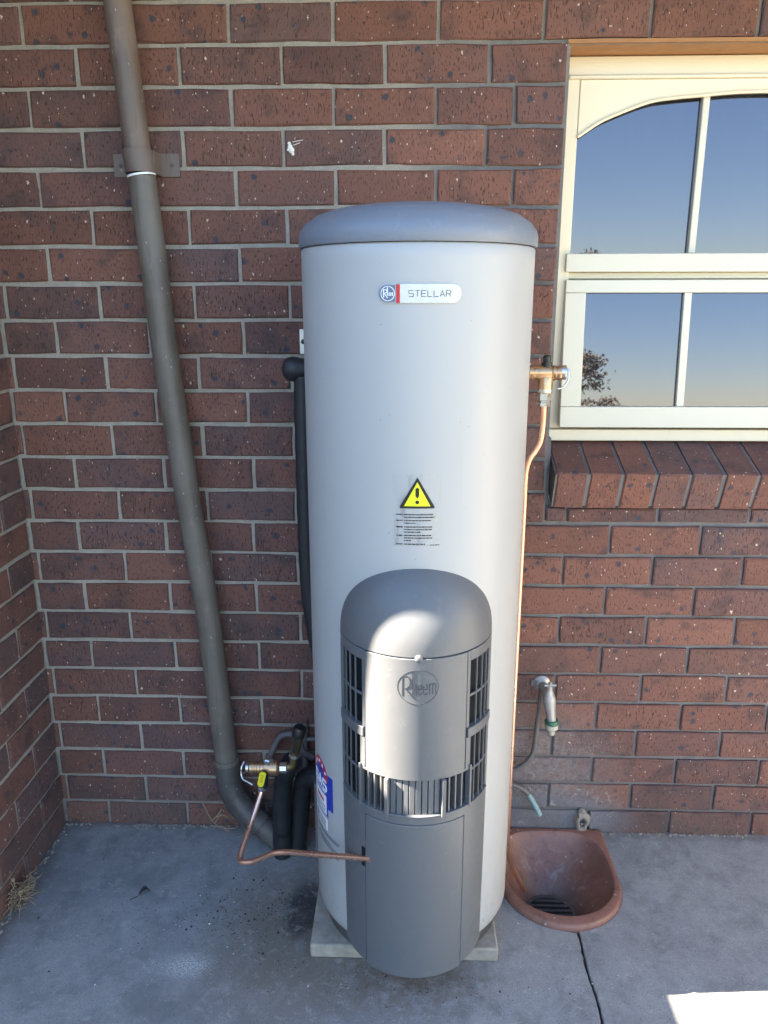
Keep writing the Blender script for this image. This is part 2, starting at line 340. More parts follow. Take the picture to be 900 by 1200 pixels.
class MB:
    def __init__(s): s.v = []; s.f = []
    def add(s, v, f):
        o = len(s.v); s.v += [tuple(x) for x in v]; s.f += [tuple(i + o for i in q) for q in f]; return s
    def box(s, x0, x1, y0, y1, z0, z1):
        v = [(x, y, z) for x in (x0, x1) for y in (y0, y1) for z in (z0, z1)]
        return s.add(v, [(0, 1, 3, 2), (4, 6, 7, 5), (0, 4, 5, 1), (2, 3, 7, 6), (0, 2, 6, 4), (1, 5, 7, 3)])
    def rbox(s, c, size, rot):
        hx, hy, hz = (a / 2 for a in size); c = Vector(c)
        v = [c + rot @ Vector((x, y, z)) for x in (-hx, hx) for y in (-hy, hy) for z in (-hz, hz)]
        return s.add(v, [(0, 1, 3, 2), (4, 6, 7, 5), (0, 4, 5, 1), (2, 3, 7, 6), (0, 2, 6, 4), (1, 5, 7, 3)])
    def tube(s, pts, r, n=14, caps=True):
        P = [Vector(p) for p in pts]; m = len(P)
        rr = r if isinstance(r, (list, tuple)) else [r] * m
        T = [(P[min(i + 1, m - 1)] - P[max(i - 1, 0)]).normalized() for i in range(m)]
        u = T[0].orthogonal().normalized(); v = []
        for i in range(m):
            u = (u - T[i] * u.dot(T[i])).normalized(); b = T[i].cross(u)
            for k in range(n):
                a = 2 * PI * k / n
                v.append(P[i] + (u * math.cos(a) + b * math.sin(a)) * rr[i])
        f = [(i * n + k, i * n + (k + 1) % n, (i + 1) * n + (k + 1) % n, (i + 1) * n + k) for i in range(m - 1) for k in range(n)]
        if caps: f += [tuple(range(n))[::-1], tuple((m - 1) * n + k for k in range(n))]
        return s.add(v, f)
    def turned(s, prof, p0, p1, n=20):
        """lathe: prof = (t along p0>p1 in metres, radius)"""
        a = Vector(p0); d = (Vector(p1) - a).normalized()
        u = d.orthogonal().normalized(); b = d.cross(u); v = []
        for t, r in prof:
            for k in range(n):
                g = 2 * PI * k / n
                v.append(a + d * t + (u * math.cos(g) + b * math.sin(g)) * max(r, 1e-5))
        m = len(prof)
        f = [(i * n + k, i * n + (k + 1) % n, (i + 1) * n + (k + 1) % n, (i + 1) * n + k) for i in range(m - 1) for k in range(n)]
        f += [tuple(range(n))[::-1], tuple((m - 1) * n + k for k in range(n))]
        return s.add(v, f)
    def grid(s, rows, close=False):
        """rows: list of equal-length lists of points"""
        n = len(rows[0]); v = [p for r in rows for p in r]
        f = [(i * n + k, i * n + k + 1, (i + 1) * n + k + 1, (i + 1) * n + k) for i in range(len(rows) - 1) for k in range(n - 1)]
        if close: f += [(i * n + n - 1, i * n, (i + 1) * n, (i + 1) * n + n - 1) for i in range(len(rows) - 1)]
        return s.add(v, f)
    def slab(s, fn, us, vs, h0, h1):
        """closed curved slab: fn(u, v, h) over the grid us x vs between offsets h0 and h1"""
        A = [[fn(u, v, h1) for u in us] for v in vs]; B = [[fn(u, v, h0) for u in us] for v in vs]
        nu, nv = len(us), len(vs); o = len(s.v)
        s.v += [tuple(p) for r in A for p in r] + [tuple(p) for r in B for p in r]
        q = lambda l, i, j: o + l * nu * nv + i * nu + j
        for i in range(nv - 1):
            for j in range(nu - 1):
                s.f.append((q(0, i, j), q(0, i, j + 1), q(0, i + 1, j + 1), q(0, i + 1, j)))
                s.f.append((q(1, i, j), q(1, i + 1, j), q(1, i + 1, j + 1), q(1, i, j + 1)))
        for i in range(nv - 1):
            s.f.append((q(0, i, 0), q(0, i + 1, 0), q(1, i + 1, 0), q(1, i, 0)))
            s.f.append((q(0, i, nu - 1), q(1, i, nu - 1), q(1, i + 1, nu - 1), q(0, i + 1, nu - 1)))
        for j in range(nu - 1):
            s.f.append((q(0, 0, j), q(1, 0, j), q(1, 0, j + 1), q(0, 0, j + 1)))
            s.f.append((q(0, nv - 1, j), q(0, nv - 1, j + 1), q(1, nv - 1, j + 1), q(1, nv - 1, j)))
        return s
    def ribbon(s, pts, width, fn, h0, h1, closed=False, seg=0.004):
        """flat stroke of letters, mitred, mapped by fn(u, v, h)"""
        P = []
        src = list(pts) + ([pts[0]] if closed else [])
        for a, b in zip(src, src[1:]):
            L = math.dist(a, b); k = max(1, int(L / seg))
            P += [(a[0] + (b[0] - a[0]) * i / k, a[1] + (b[1] - a[1]) * i / k) for i in range(k)]
        if not closed: P.append(src[-1])
        n = len(P); Lf = []; Rt = []
        for i in range(n):
            p = Vector(P[i])
            pr = Vector(P[i - 1]) if (i or closed) else p; nx = Vector(P[(i + 1) % n]) if (i < n - 1 or closed) else p
            d1 = (p - pr).normalized() if pr != p else (nx - p).normalized()
            d2 = (nx - p).normalized() if nx != p else d1
            n1 = Vector((-d1.y, d1.x)); n2 = Vector((-d2.y, d2.x)); m = (n1 + n2)
            m = m.normalized() if m.length > 1e-6 else n1
            k = min(2.0, 1 / max(0.3, m.dot(n1))) * width / 2
            Lf.append(p + m * k); Rt.append(p - m * k)
        o = len(s.v)
        for q in (Lf, Rt):
            for h in (h1, h0): s.v += [tuple(fn(p.x, p.y, h)) for p in q]
        g = lambda l, i: o + l * n + i % n
        for i in range(n if closed else n - 1):
            s.f += [(g(0, i), g(2, i), g(2, i + 1), g(0, i + 1)), (g(0, i), g(0, i + 1), g(1, i + 1), g(1, i)), (g(2, i + 1), g(2, i), g(3, i), g(3, i + 1))]
        if not closed: s.f += [(g(0, 0), g(1, 0), g(3, 0), g(2, 0)), (g(0, n - 1), g(2, n - 1), g(3, n - 1), g(1, n - 1))]
        return s
    def mesh(s, name, smooth=False):
        me = bpy.data.meshes.new(name); me.from_pydata(s.v, [], s.f); me.update()
        bm = bmesh.new(); bm.from_mesh(me); bmesh.ops.recalc_face_normals(bm, faces=bm.faces); bm.to_mesh(me); bm.free()
        if smooth:
            me.polygons.foreach_set('use_smooth', [True] * len(me.polygons)); me.set_sharp_from_angle(angle=R_(38))
        return me

def make(name, mb, mat, parent=None, smooth=False, bevel=0.0, seg=2):
    me = mb.mesh(name, smooth); me.materials.append(MAT[mat])
    o = bpy.data.objects.new(name, me); COL.objects.link(o)
    if parent is not None:
        o.parent = parent
        if parent.parent is None: o.location = -parent.location
    if bevel:
        b = o.modifiers.new('bevel', 'BEVEL'); b.width = bevel; b.segments = seg; b.limit_method = 'ANGLE'; b.angle_limit = R_(35)
        me.polygons.foreach_set('use_smooth', [True] * len(me.polygons)); b.harden_normals = False
        if not smooth: me.set_sharp_from_angle(angle=R_(60))
    return o

def tag(o, label, cat, group=None, kind=None):
    if label: o['label'] = label
    if cat: o['category'] = cat
    if group: o['group'] = group
    if kind: o['kind'] = kind
    return o

def thing(name, label, cat, loc, group=None):
    o = bpy.data.objects.new(name, None); o.empty_display_size = 0.05; COL.objects.link(o); o.location = loc
    return tag(o, label, cat, group)

def lin(a, b, n): return [a + (b - a) * i / n for i in range(n + 1)]

# ================================================================== BRICK WALLS
Z0, CH, BH = 2.190, 0.08806, 0.0782
def rowz(k): return Z0 - (k + 0.5) * CH
PAL0 = [(0.138, 0.070, 0.058), (0.150, 0.073, 0.058), (0.122, 0.070, 0.063), (0.172, 0.077, 0.056), (0.134, 0.066, 0.056), (0.112, 0.066, 0.062), (0.188, 0.084, 0.060)]
PAL = [(c[0] * 1.24, c[1] * 1.28, c[2] * 1.30) for c in PAL0]
brick_cache = {}
def brick_mesh(L, H, D, var):
    """wire-cut brick seen from its long side: worn, slightly wavy arris, 48 triangles"""
    key = (round(L, 3), round(H, 3), round(D, 3), var)
    if key in brick_cache: return brick_cache[key]
    rnd = random.Random(hash(key) & 0xffff); x, z = L / 2, H / 2
    per = [(-x, -z), (-x / 3, -z), (x / 3, -z), (x, -z), (x, 0), (x, z), (x / 3, z), (-x / 3, z), (-x, z), (-x, 0)]
    j = lambda a: rnd.uniform(-a, a)
    ring0 = []; ring1 = []; ring2 = []
    for px, pz in per:
        qx, qz = px + j(.0013), pz + j(.0017)
        corner = 0.0046 + j(.0018) if (abs(px) == x and abs(pz) == z) else 0.0030 + j(.0014)
        ring0.append((qx - math.copysign(corner if abs(px) == x else 0, px), j(.0005), qz - (math.copysign(corner, pz) if abs(pz) == z else 0)))
        ring1.append((qx, 0.0032 + j(.0008), qz)); ring2.append((px, D, pz))
    n = 10; v = ring0 + ring1 + ring2; f = [tuple(range(n))]
    for r in (0, 1): f += [(r * n + i, (r + 1) * n + i, (r + 1) * n + (i + 1) % n, r * n + (i + 1) % n) for i in range(n)]
    mb = MB(); mb.v = v; mb.f = f; me = mb.mesh('brick'); me.materials.append(MAT['brick'])
    brick_cache[key] = me; return me

def lay(parent, x0, x1, k, place, rnd, zc=None, H=BH, name='brick'):
    """one brick between two joint centres; place(mid) -> (location, rotation about z)"""
    L = x1 - x0 - 0.0088
    if L < 0.02: return
    me = brick_mesh(round(L / 0.005) * 0.005 if abs(L - .2312) > .004 else 0.2312, H, 0.10, rnd.randrange(9))
    o = bpy.data.objects.new(name, me); COL.objects.link(o); o.parent = parent
    loc, rz = place((x0 + x1) / 2)
    o.location = (loc[0], loc[1], (rowz(k) if zc is None else zc) + rnd.uniform(-.0008, .0008))
    o.rotation_euler = (rnd.uniform(-.006, .006), rnd.uniform(-.003, .003), rz + rnd.uniform(-.004, .004))
    c = random.Random(rnd.random()).choice(PAL); m = rnd.uniform(.78, 1.18)
    o.color = (c[0] * m, c[1] * m, c[2] * m, 1)
    return o

OX0, OX1, OZ1 = 0.775, 1.765, 2.098           # window opening
# mortar bed of the main wall = root object of the wall, uneven, set back from the brick faces
mb = MB(); dx = 0.013
NX = int((4.6 + 0.62) / dx); NZ = int(2.52 / dx)
vid = {}
def mv(i, j):
    if (i, j) not in vid:
        x = -0.62 + i * dx; z = -0.05 + j * dx
        fine = x < 1.6
        a = noise.noise(Vector((x * 38, 1.3, z * 38))) * 0.0022 + noise.noise(Vector((x * 9, 5.3, z * 9))) * 0.0012 if fine else 0
        deep = 0.0055 + (0.0035 if x > 0.6 else 0)
        vid[(i, j)] = len(mb.v); mb.v.append((x, deep + a, z))
    return vid[(i, j)]
for i in range(NX):
    for j in range(NZ):
        x = -0.62 + (i + .5) * dx; z = -0.05 + (j + .5) * dx
        if OX0 + .004 < x < OX1 - .004 and 1.0 < z < OZ1 - .004: continue
        mb.f.append((mv(i, j), mv(i + 1, j), mv(i + 1, j + 1), mv(i, j + 1)))
for b in ((-.62, OX0 - .012, -.05, 2.47), (OX1 + .012, 4.6, -.05, 2.47), (OX0 - .012, OX1 + .012, -.05, 0.985), (OX0 - .012, OX1 + .012, OZ1 + .02, 2.47)):
    mb.box(b[0], b[1], 0.035, 0.22, b[2], b[3])
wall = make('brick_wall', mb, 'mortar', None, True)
tag(wall, 'long red-brown brick wall with pale mortar behind the tall grey water heater', 'wall')

off = {1: 0, 2: -.002, 3: -.003, 10: .003, 12: .010, 13: .001}
rnd = random.Random(11)
outer = MB()
def outer_brick(x0, x1, zc, h=BH):
    outer.box(x0 + .005, x1 - .005, rnd.uniform(-.001, .001), .1, zc - h / 2, zc + h / 2)
for k in range(-3, 25):
    par = k % 2
    J = [0.12 * i + off.get(k, 0) + rnd.uniform(-.0015, .0015) for i in range(-5 + (0 if par else 1), 39, 2)]
    J = [(-0.615 if not par else -0.84)] + J
    segs = []
    for a, b in zip(J, J[1:]):
        if b < -.61: continue
        if 1 <= k <= 12:                       # stop at the window jambs, with closer pieces in the even courses
            if not par and .40 < a < .56: segs += [(a, a + .183, 0), (a + .183, OX0 + .005, 0)]; continue
            if par and .55 < a < .65: segs.append((a, OX0 + .005, 0)); continue
            if a > .55 and b < OX1 + .02: continue
            if a < OX1 - .05 and b > OX1 and a > .55: segs.append((OX1 - .005, b, 0)); continue
            if a > .55 and a < OX1 - .05: continue
        if k == 13 and b > OX0 - .01 and a < OX1 + .1:
            if a < OX0 - .05: segs += [(a, OX0 + .008, 0), (OX0 + .008, b, 1)]
            else: segs.append((a, b, 1))
            continue
        segs.append((a, b, 0))
    for a, b, cut in segs:
        inside = b > -.62 and a < 1.5 and k >= -1
        if cut:                                # course cut down under the sill
            zt = 1.0; zb = Z0 - 14 * CH + .006; zc = (zt + zb) / 2
            if inside: lay(wall, a, b, k, lambda m: ((m, 0, 0), 0), rnd, zc, zt - zb)
            else: outer_brick(a, b, zc, zt - zb)
            continue
        if inside: lay(wall, a, b, k, lambda m: ((m, rnd.uniform(-.0012, .0012), 0), 0), rnd)
        else: outer_brick(a, b, rowz(k))
ob = make('outer_brick', outer, 'brick', wall); ob['kind'] = 'stuff'; ob.color = (0.155, 0.07, 0.052, 1)

# sloping brick-on-edge window sill
def sill_mesh(var):
    rr = random.Random(var); W, D, H = .0765, .225, .108
    mb = MB(); j = lambda a: rr.uniform(-a, a); c = .0035
    out = [(-W / 2, 0), (W / 2, 0), (W / 2, H), (-W / 2, H)]
    prof = []
    for d, ins in ((0.0, c), (c, 0.0), (D, 0.0)):
        for (x, z) in out:
            sx = 1 if x > 0 else -1; sz = 1 if z > 0 else -1
            prof.append((x - sx * ins + j(.0012), d, z - sz * ins + j(.0012)))
    mb.v = prof; mb.f = [(0, 1, 2, 3), (8, 11, 10, 9)] + [(r * 4 + i, r * 4 + 4 + i, r * 4 + 4 + (i + 1) % 4, r * 4 + (i + 1) % 4) for r in (0, 1) for i in range(4)]
    me = mb.mesh('sill_brick'); me.materials.append(MAT['brick']); return me
sm_ = [sill_mesh(i) for i in range(6)]
tilt = R_(21)
sill_bed = MB(); 
c_, s_ = math.cos(tilt), math.sin(tilt)
def sillp(x, d, h): return (x, -0.0105 - .04 + s_ * (.108 - h) + c_ * d, 1.105 - c_ * (.108 - h) + s_ * d)
sill_bed.slab(lambda u, v, h: sillp(u, v, h), lin(.797, 1.80, 40), lin(.005, .2, 8), .005, .1035)
make('sill_mortar', sill_bed, 'mortar', wall)
for i in range(12):
    o = bpy.data.objects.new('sill_brick', sm_[i % 6]); COL.objects.link(o); o.parent = wall
    x = .797 + .0425 + i * .0858
    p = sillp(x, rnd.uniform(-.0015, .0015), 0); o.location = p; o.rotation_euler = (tilt + rnd.uniform(-.006, .006), 0, rnd.uniform(-.008, .008))
    c = PAL[(i * 3) % 7]; m = rnd.uniform(.95, 1.15); o.color = (c[0] * m * 1.05, c[1] * m, c[2] * m, 1)
make('sill_end_mortar', MB().box(.777, .793, .022, .2, .985, 1.185), 'mortar', wall)
lt = MB().box(OX0 + .002, OX1 - .002, 0.002, 0.11, OZ1 - .001, OZ1 + .007); make('lintel', lt, 'rust', wall)

# return wall on the left
mb = MB(); rows = []
for j in range(190):
    z = -0.05 + j * .0135
    rows.append([(-0.6205 + noise.noise(Vector((y * 38, 7.7, z * 38))) * .0022, y, z) for y in lin(0.03, -0.56, 44)])
mb.grid(rows); mb.box(-.84, -.645, -.56, .0, -.05, 2.47)
rw = make('brick_wall', mb, 'mortar', None, True)
tag(rw, 'short brown brick return wall at the left edge, meeting the long wall in a corner', 'wall')
for k in range(-3, 25):
    J = [0.0, -.125, -.365, -.565] if k % 2 else [0.0, -.245, -.485, -.565]
    if k % 2: J[0] = .04
    for a, b in zip(J, J[1:]):
        lay(rw, b, a, k, lambda m: ((-0.615 + rnd.uniform(-.001, .001), m, 0), PI / 2), rnd)

# ================================================================== GROUND
drain_c = (0.8385, -0.2155); DR = 0.163
def horseshoe(scale, back):
    """outline from left wall end round the front to right wall end"""
    cx, cy = drain_c; r = DR * scale; P = []
    for t in lin(back, cy, 6)[:-1]: P.append((cx - r, t))
    for a in lin(PI, 2 * PI, 28): P.append((cx + r * math.cos(a), cy + r * math.sin(a)))
    for t in lin(cy, back, 6)[1:]: P.append((cx + r, t))
    return P
H = horseshoe(1.0, 0.02); mid = len(H) // 2
jx = [(.0, -.381)]
def joint(y): return 0.851 + 0.003 * math.sin(y * 9) + 0.0025 * math.sin(y * 31 + 1)
def jw(y, s): return .0032 + .0022 * noise.noise(Vector((s * 5.1, y * 60, 0)))
def slab_mesh(outline, name):
    bm = bmesh.new(); vs = [bm.verts.new((x, y, 0)) for x, y in outline]; f = bm.faces.new(vs)
    r = bmesh.ops.extrude_face_region(bm, geom=[f])
    for e in r['geom']:
        if isinstance(e, bmesh.types.BMVert): e.co.z -= 0.09
    bmesh.ops.recalc_face_normals(bm, faces=bm.faces)
    me = bpy.data.meshes.new(name); bm.to_mesh(me); bm.free(); me.materials.append(MAT['concrete']); return me
pav = thing('pavement', None, None, (0, 0, 0)); pav['kind'] = 'structure'
jy = lin(-.384, -.9, 110) + lin(-.9, -2.4, 30)[1:]
lo = [(-2.35, .02)] + [(x, y) for x, y in H[:mid]] + [(joint(y) - jw(y, 1), y) for y in jy] + [(-2.35, -2.4)]
ro = [(4.5, -2.4)] + [(joint(y) + jw(y, 2), y) for y in jy[::-1]] + [(x, y) for x, y in H[mid + 1:]] + [(4.5, .02)]
for o_ in (lo, ro):
    o = bpy.data.objects.new('slab', slab_mesh(o_, 'slab')); COL.objects.link(o); o.parent = pav
    b = o.modifiers.new('bevel', 'BEVEL'); b.width = .0025; b.segments = 2; b.limit_method = 'ANGLE'
mb = MB().box(joint(-.4) - .012, joint(-.4) + .012, -2.4, -.375, -.05, -.009); make('joint_filling', mb, 'soil', pav)
g = MB().grid([[(x, y, -.095) for x in (-900, -60, -2.3, 4.49, 60, 900)] for y in (-900, -60, -2.42, .05, 60, 900)])
gr = make('ground', g, 'grass'); gr['kind'] = 'structure'
# leave the drain pit open in the ground sheet: the gully dips under it, so cut it out
bm = bmesh.new(); bm.from_mesh(gr.data)
for f in [f for f in bm.faces if -2.31 < f.calc_center_median().x < 4.61 and -2.42 < f.calc_center_median().y < .05]: bm.faces.remove(f)
bm.to_mesh(gr.data); bm.free()

# ================================================================== DRAIN GULLY
dg = thing('drain_gully', 'brown glazed terracotta drain basin sunk in the concrete beside the heater', 'drain', (drain_c[0], drain_c[1], 0))
gc = (0.822, -0.205); gr_r = 0.068; bc = (0.8385, -0.195)
def rim_pt(a, grow):
    c, q = math.cos(a), math.sin(a); r = DR * grow
    if q >= 0:                                # towards the wall: straight sides and back
        tx = r / abs(c) if abs(c) > 1e-6 else 9; ty = (-.004 * 1 - (1 - grow) * .1 - drain_c[1]) / q if q > 1e-6 else 9
        k = min(tx, ty)
    else: k = r
    return (drain_c[0] + c * k, drain_c[1] + q * k)
def bowl_pt(a, k):
    c, q = math.cos(a), math.sin(a); n = 3.4 if q > 0 else 2.05; hx = .1445 * k; hy = (.172 if q > 0 else .146) * k
    r = (abs(c / hx) ** n + abs(q / hy) ** n) ** (-1 / n)
    return (bc[0] + c * r, bc[1] + q * r)
rows = []; angs = lin(0, 2 * PI, 96)[:-1]
for g_, z in ((1.0, -.03), (1.0, .006), (.985, .012), (.955, .015)): rows.append([(*rim_pt(a, g_), z) for a in angs])
for k, z, t in ((1.03, .0145, 0), (1.0, .010, 0), (.975, .001, 0), (.95, -.012, .03), (.90, -.035, .14), (.82, -.062, .34), (.72, -.087, .6), (.60, -.108, .85), (.48, -.122, 1.0)):
    row = []
    for a in angs:
        x, y = bowl_pt(a, k); tx, ty = gc[0] + gr_r * math.cos(a), gc[1] + gr_r * math.sin(a)
        row.append((x + (tx - x) * t, y + (ty - y) * t, z))
    rows.append(row)
mb = MB().grid(rows, close=True)
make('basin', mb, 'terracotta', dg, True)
mb = MB().turned([(0, .074), (.004, .074), (.004, .05), (.0045, .002)], (gc[0], gc[1], -.126), (gc[0], gc[1], 0), 24); make('drain_floor', mb, 'soil', dg, True)
for i in range(7):
    yy = -.054 + i * .018; hl = math.sqrt(max(0, .066 ** 2 - yy * yy))
    mb = MB().box(gc[0] - hl, gc[0] + hl, gc[1] + yy - .0045, gc[1] + yy + .0045, -.121, -.113); make('grate_bar', mb, 'pipe_dark', dg, bevel=.001)
mb = MB().tube([(gc[0] + .069 * math.cos(a), gc[1] + .069 * math.sin(a), -.115) for a in lin(0, 2 * PI, 28)], .006, 8); make('grate_ring', mb, 'pipe_dark', dg, True)

# ================================================================== WINDOW
win = thing('window', 'cream timber window with arched upper panes above the brick sill', 'window', (1.27, .1, 1.172))
FX0, FX1 = OX0 - .004, OX1 + .004
FY = .10
def fr(name, x0, x1, z0, z1, y0, y1, mat='frame', par=None, bev=.002): return make(name, MB().box(x0, x1, y0, y1, z0, z1), mat, par or win, bevel=bev)
fr('frame_stile', FX0, .829, 1.199, 2.052, FY, .2); fr('frame_stile', 1.711, FX1, 1.199, 2.052, FY, .2)
fr('frame_head', FX0, FX1, 2.054, 2.0955, FY - .004, .2); fr('frame_head_bead', .80, 1.74, 2.046, 2.0535, FY - .010, .1)
fr('frame_sill', FX0, FX1, 1.168, 1.1985, FY - .018, .2)
# arched head board
arch = [(.829, 1.921), (.876, 1.951), (.916, 1.969), (.996, 1.997), (1.06, 2.006), (1.113, 2.010), (1.19, 2.016), (1.27, 2.018)]
arch += [(2.54 - x, z) for x, z in arch[-2::-1]]
arch = [(p.x, p.z) for p in sm([(x, 0, z) for x, z in arch], 4)]
mb = MB()
mb.slab(lambda u, v, h: (arch[u][0], h, arch[u][1] + (2.0455 - arch[u][1]) * v), list(range(len(arch))), [0, 1], FY - .002, .15)
make('arched_head_board', mb, 'frame', win, bevel=.0015)
mb = MB().tube([(x, FY - .003, z - .002) for x, z in arch], .004, 8); make('arch_bead', mb, 'frame', win, True)
# upper sash
fr('upper_sash_rail', .818, 1.722, 1.602, 1.647, FY - .010, .15, 'sash')
def under_arch(x):
    for (a, b), (c, d) in zip(arch, arch[1:]):
        if a <= x <= c: return b + (d - b) * (x - a) / (c - a + 1e-9)
    return 1.92
for xb in (1.1365, 1.4035):
    fr('upper_glazing_bar', xb - .0085, xb + .0085, 1.6475, under_arch(xb) + .004, FY + .004, .13, 'sash')
for a, b in ((.8295, 1.1275), (1.1455, 1.3945), (1.4125, 1.7105)):
    xs = lin(a, b, 10); mb = MB()
    mb.slab(lambda u, v, h: (u, h, 1.6478 + (under_arch(u) + .003 - 1.6478) * v), xs, [0, 1], .120, .124); make('upper_pane', mb, 'glass', win)
fr('transom', .8295, 1.7105, 1.586, 1.6015, FY + .012, .2, 'frame')
# lower awning sash, bottom pushed slightly out
SA = R_(4.0)
def sp(u, z, d):   # sash plane: z measured down from the hinge line 1.583, d depth inwards
    q = 1.583 - z; return (u, .088 - math.sin(SA) * q + math.cos(SA) * d, 1.583 - math.cos(SA) * q - 0 * d + math.sin(SA) * d * 0)
sash = make('lower_sash', MB().slab(sp, [.820, 1.720], [1.551, 1.583], 0.0, .034), 'sash', win, bevel=.002)
def sash_piece(name, u0, u1, z0, z1, d0, d1, mat='sash', bev=.0018):
    return make(name, MB().slab(sp, [u0, u1], [z0, z1], d0, d1), mat, sash, bevel=bev)
sash_piece('sash_bottom_rail', .820, 1.720, 1.206, 1.261, 0, .034)
sash_piece('sash_stile', .820, .873, 1.2612, 1.5508, .0004, .0336); sash_piece('sash_stile', 1.667, 1.720, 1.2612, 1.5508, .0004, .0336)
for xb in (1.1335, 1.4065): sash_piece('glazing_bar', xb - .010, xb + .010, 1.2612, 1.5508, .004, .030)
for a, b in ((.8732, 1.1233), (1.1437, 1.3963), (1.4167, 1.6668)): sash_piece('lower_pane', a, b, 1.2612, 1.5508, .016, .020, 'glass', 0)
fr('frame_rebate', .829, 1.711, 1.1987, 1.586, .135, .2, 'frame', bev=0)

# ================================================================== WATER HEATER
AX, AY, RT = 0.435, -0.305, 0.239
ZB, ZT = 0.082, 1.633
wh = thing('water_heater', 'tall grey cylindrical hot water heater with a dark domed lid and front cover', 'water heater', (AX, AY, .038))
def tank(th, z, r=RT): return (AX + r * math.sin(th), AY - r * math.cos(th), z)
mb = MB().turned([(0, .21), (0.0, RT - .012), (.004, RT - .004), (.010, RT)] + [(t, RT) for t in lin(.010, ZT - ZB - .004, 70)[1:]] + [(ZT - ZB, RT - .003), (ZT - ZB, .15)], (AX, AY, ZB), (AX, AY, 3), 160)
make('casing', mb, 'casing', wh, True).cycles.shadow_terminator_geometry_offset = 0.0
mb = MB().turned([(0, .2), (.0, .222), (.046, .222), (.046, .2)], (AX, AY, .0395), (AX, AY, 3), 64); make('base_ring', mb, 'pipe_dark', wh, True)
mb = MB(); a = 0; rows = [(0, .225), (-.002, RT + .0025), (.002, RT + .0045), (.018, RT + .0045), (.030, RT + .001), (.044, RT - .010), (.058, RT - .030), (.068, RT - .060), (.075, RT - .10), (.079, .08), (.080, .004)]
mb.turned(rows, (AX, AY, ZT + .003), (AX, AY, 3), 128); make('lid', mb, 'lid', wh, True)
# vertical casing seam and screw
mb = MB().box(AX - RT - .0015, AX - RT + .004, AY - .006, AY + .006, ZB + .01, ZT - .004); make('casing_seam', mb, 'casing', wh)

def on_tank(th0, z0): return lambda u, v, h: tank(th0 + u / RT, z0 + v, RT + h)
def band(mb, fn, us, lo, hi, h0, h1, nv=1):
    mb.slab(lambda u, t, h: fn(u, lo(u) + (hi(u) - lo(u)) * t, h), us, [i / nv for i in range(nv + 1)], h0, h1); return mb
# ---- name badge
nb = on_tank(R_(.75), 1.5445); HL, HH = .0745, .0165
def cap(u):
    d = abs(u) - (HL - HH); return math.sqrt(max(0, HH * HH - d * d)) if d > 0 else HH
us = [-HL + .0001] + [-(HL - HH) - HH * math.cos(a) for a in lin(.15, PI / 2, 8)] + lin(-(HL - HH), HL - HH, 26)[1:] + [(HL - HH) + HH * math.sin(a) for a in lin(0, PI / 2 - .15, 8)][1:] + [HL - .0001]
badge = make('name_badge', band(MB(), nb, us, lambda u: -cap(u), lambda u: cap(u), .0002, .003), 'badge', wh, bevel=.0008)
ul = [u for u in us if u < -.0445] + [-.0445]
make('emblem_field', band(MB(), nb, ul, lambda u: -cap(u) * .93, lambda u: cap(u) * .93, .0028, .0034), 'slate', badge)
make('red_stripe', band(MB(), nb, [-.0435, -.0400, -.0365], lambda u: -HH * .985, lambda u: HH * .985, .0028, .0034), 'red', badge)
mb = MB(); cu = -.0585
mb.ribbon([(cu + .0125 * math.cos(a), .0125 * math.sin(a)) for a in lin(0, 2 * PI, 28)[:-1]], .0012, nb, .003, .0041, True)
mb.ribbon([(cu - .0075, -.007), (cu - .0075, .007)], .0019, nb, .003, .0042)
mb.ribbon([(cu - .0075, .007), (cu - .002, .006), (cu - .001, .003), (cu - .006, 0.0), (cu + .000, -.008)], .0013, nb, .003, .0043)
mb.ribbon([(cu - .0005, -.004), (cu - .0005, .0105)], .0016, nb, .003, .0044)
for q, x in enumerate((.0028, .0058, .0088)): mb.ribbon([(cu + x, -.004), (cu + x, .002)], .0016, nb, .003, .0045)
make('badge_emblem', mb, 'white', badge)
# lettering STELLAR
def letter(ch, x, w, h):
    y0, y1, ym = -h / 2, h / 2, 0
    S = {'S': [[(w, y1 * .75), (w * .85, y1), (w * .12, y1), (0, y1 * .8), (0, .1 * h), (w * .1, 0), (w * .9, 0), (w, -.1 * h), (w, y0 * .8), (w * .88, y0), (w * .12, y0), (0, y0 * .75)]],
         'T': [[(0, y1), (w, y1)], [(w / 2, y1), (w / 2, y0)]], 'E': [[(w, y1), (0, y1), (0, y0), (w, y0)], [(0, 0), (w * .9, 0)]],
         'L': [[(0, y1), (0, y0), (w, y0)]], 'A': [[(0, y0), (w / 2, y1), (w, y0)], [(w * .2, y0 * .4), (w * .8, y0 * .4)]],
         'R': [[(0, y0), (0, y1), (w * .85, y1), (w, y1 * .8), (w, .12 * h), (w * .85, 0), (0, 0)], [(w * .5, 0), (w, y0)]],
         'G': [[(w, y1 * .6), (w * .8, y1), (w * .2, y1), (0, y1 * .6), (0, y0 * .6), (w * .2, y0), (w * .8, y0), (w, y0 * .6), (w, 0), (w * .55, 0)]]}[ch]
    return [[(x + a, b) for a, b in s] for s in S]
mb = MB(); x = -.0205; q = 0
for ch in 'STELLAR':
    for s in letter(ch, x, .0083, .0105): mb.ribbon(s, .00125, nb, .0025, .0033 + q * .00003); q += 1
    x += .01115
make('badge_lettering', mb, 'grey_ink', badge)
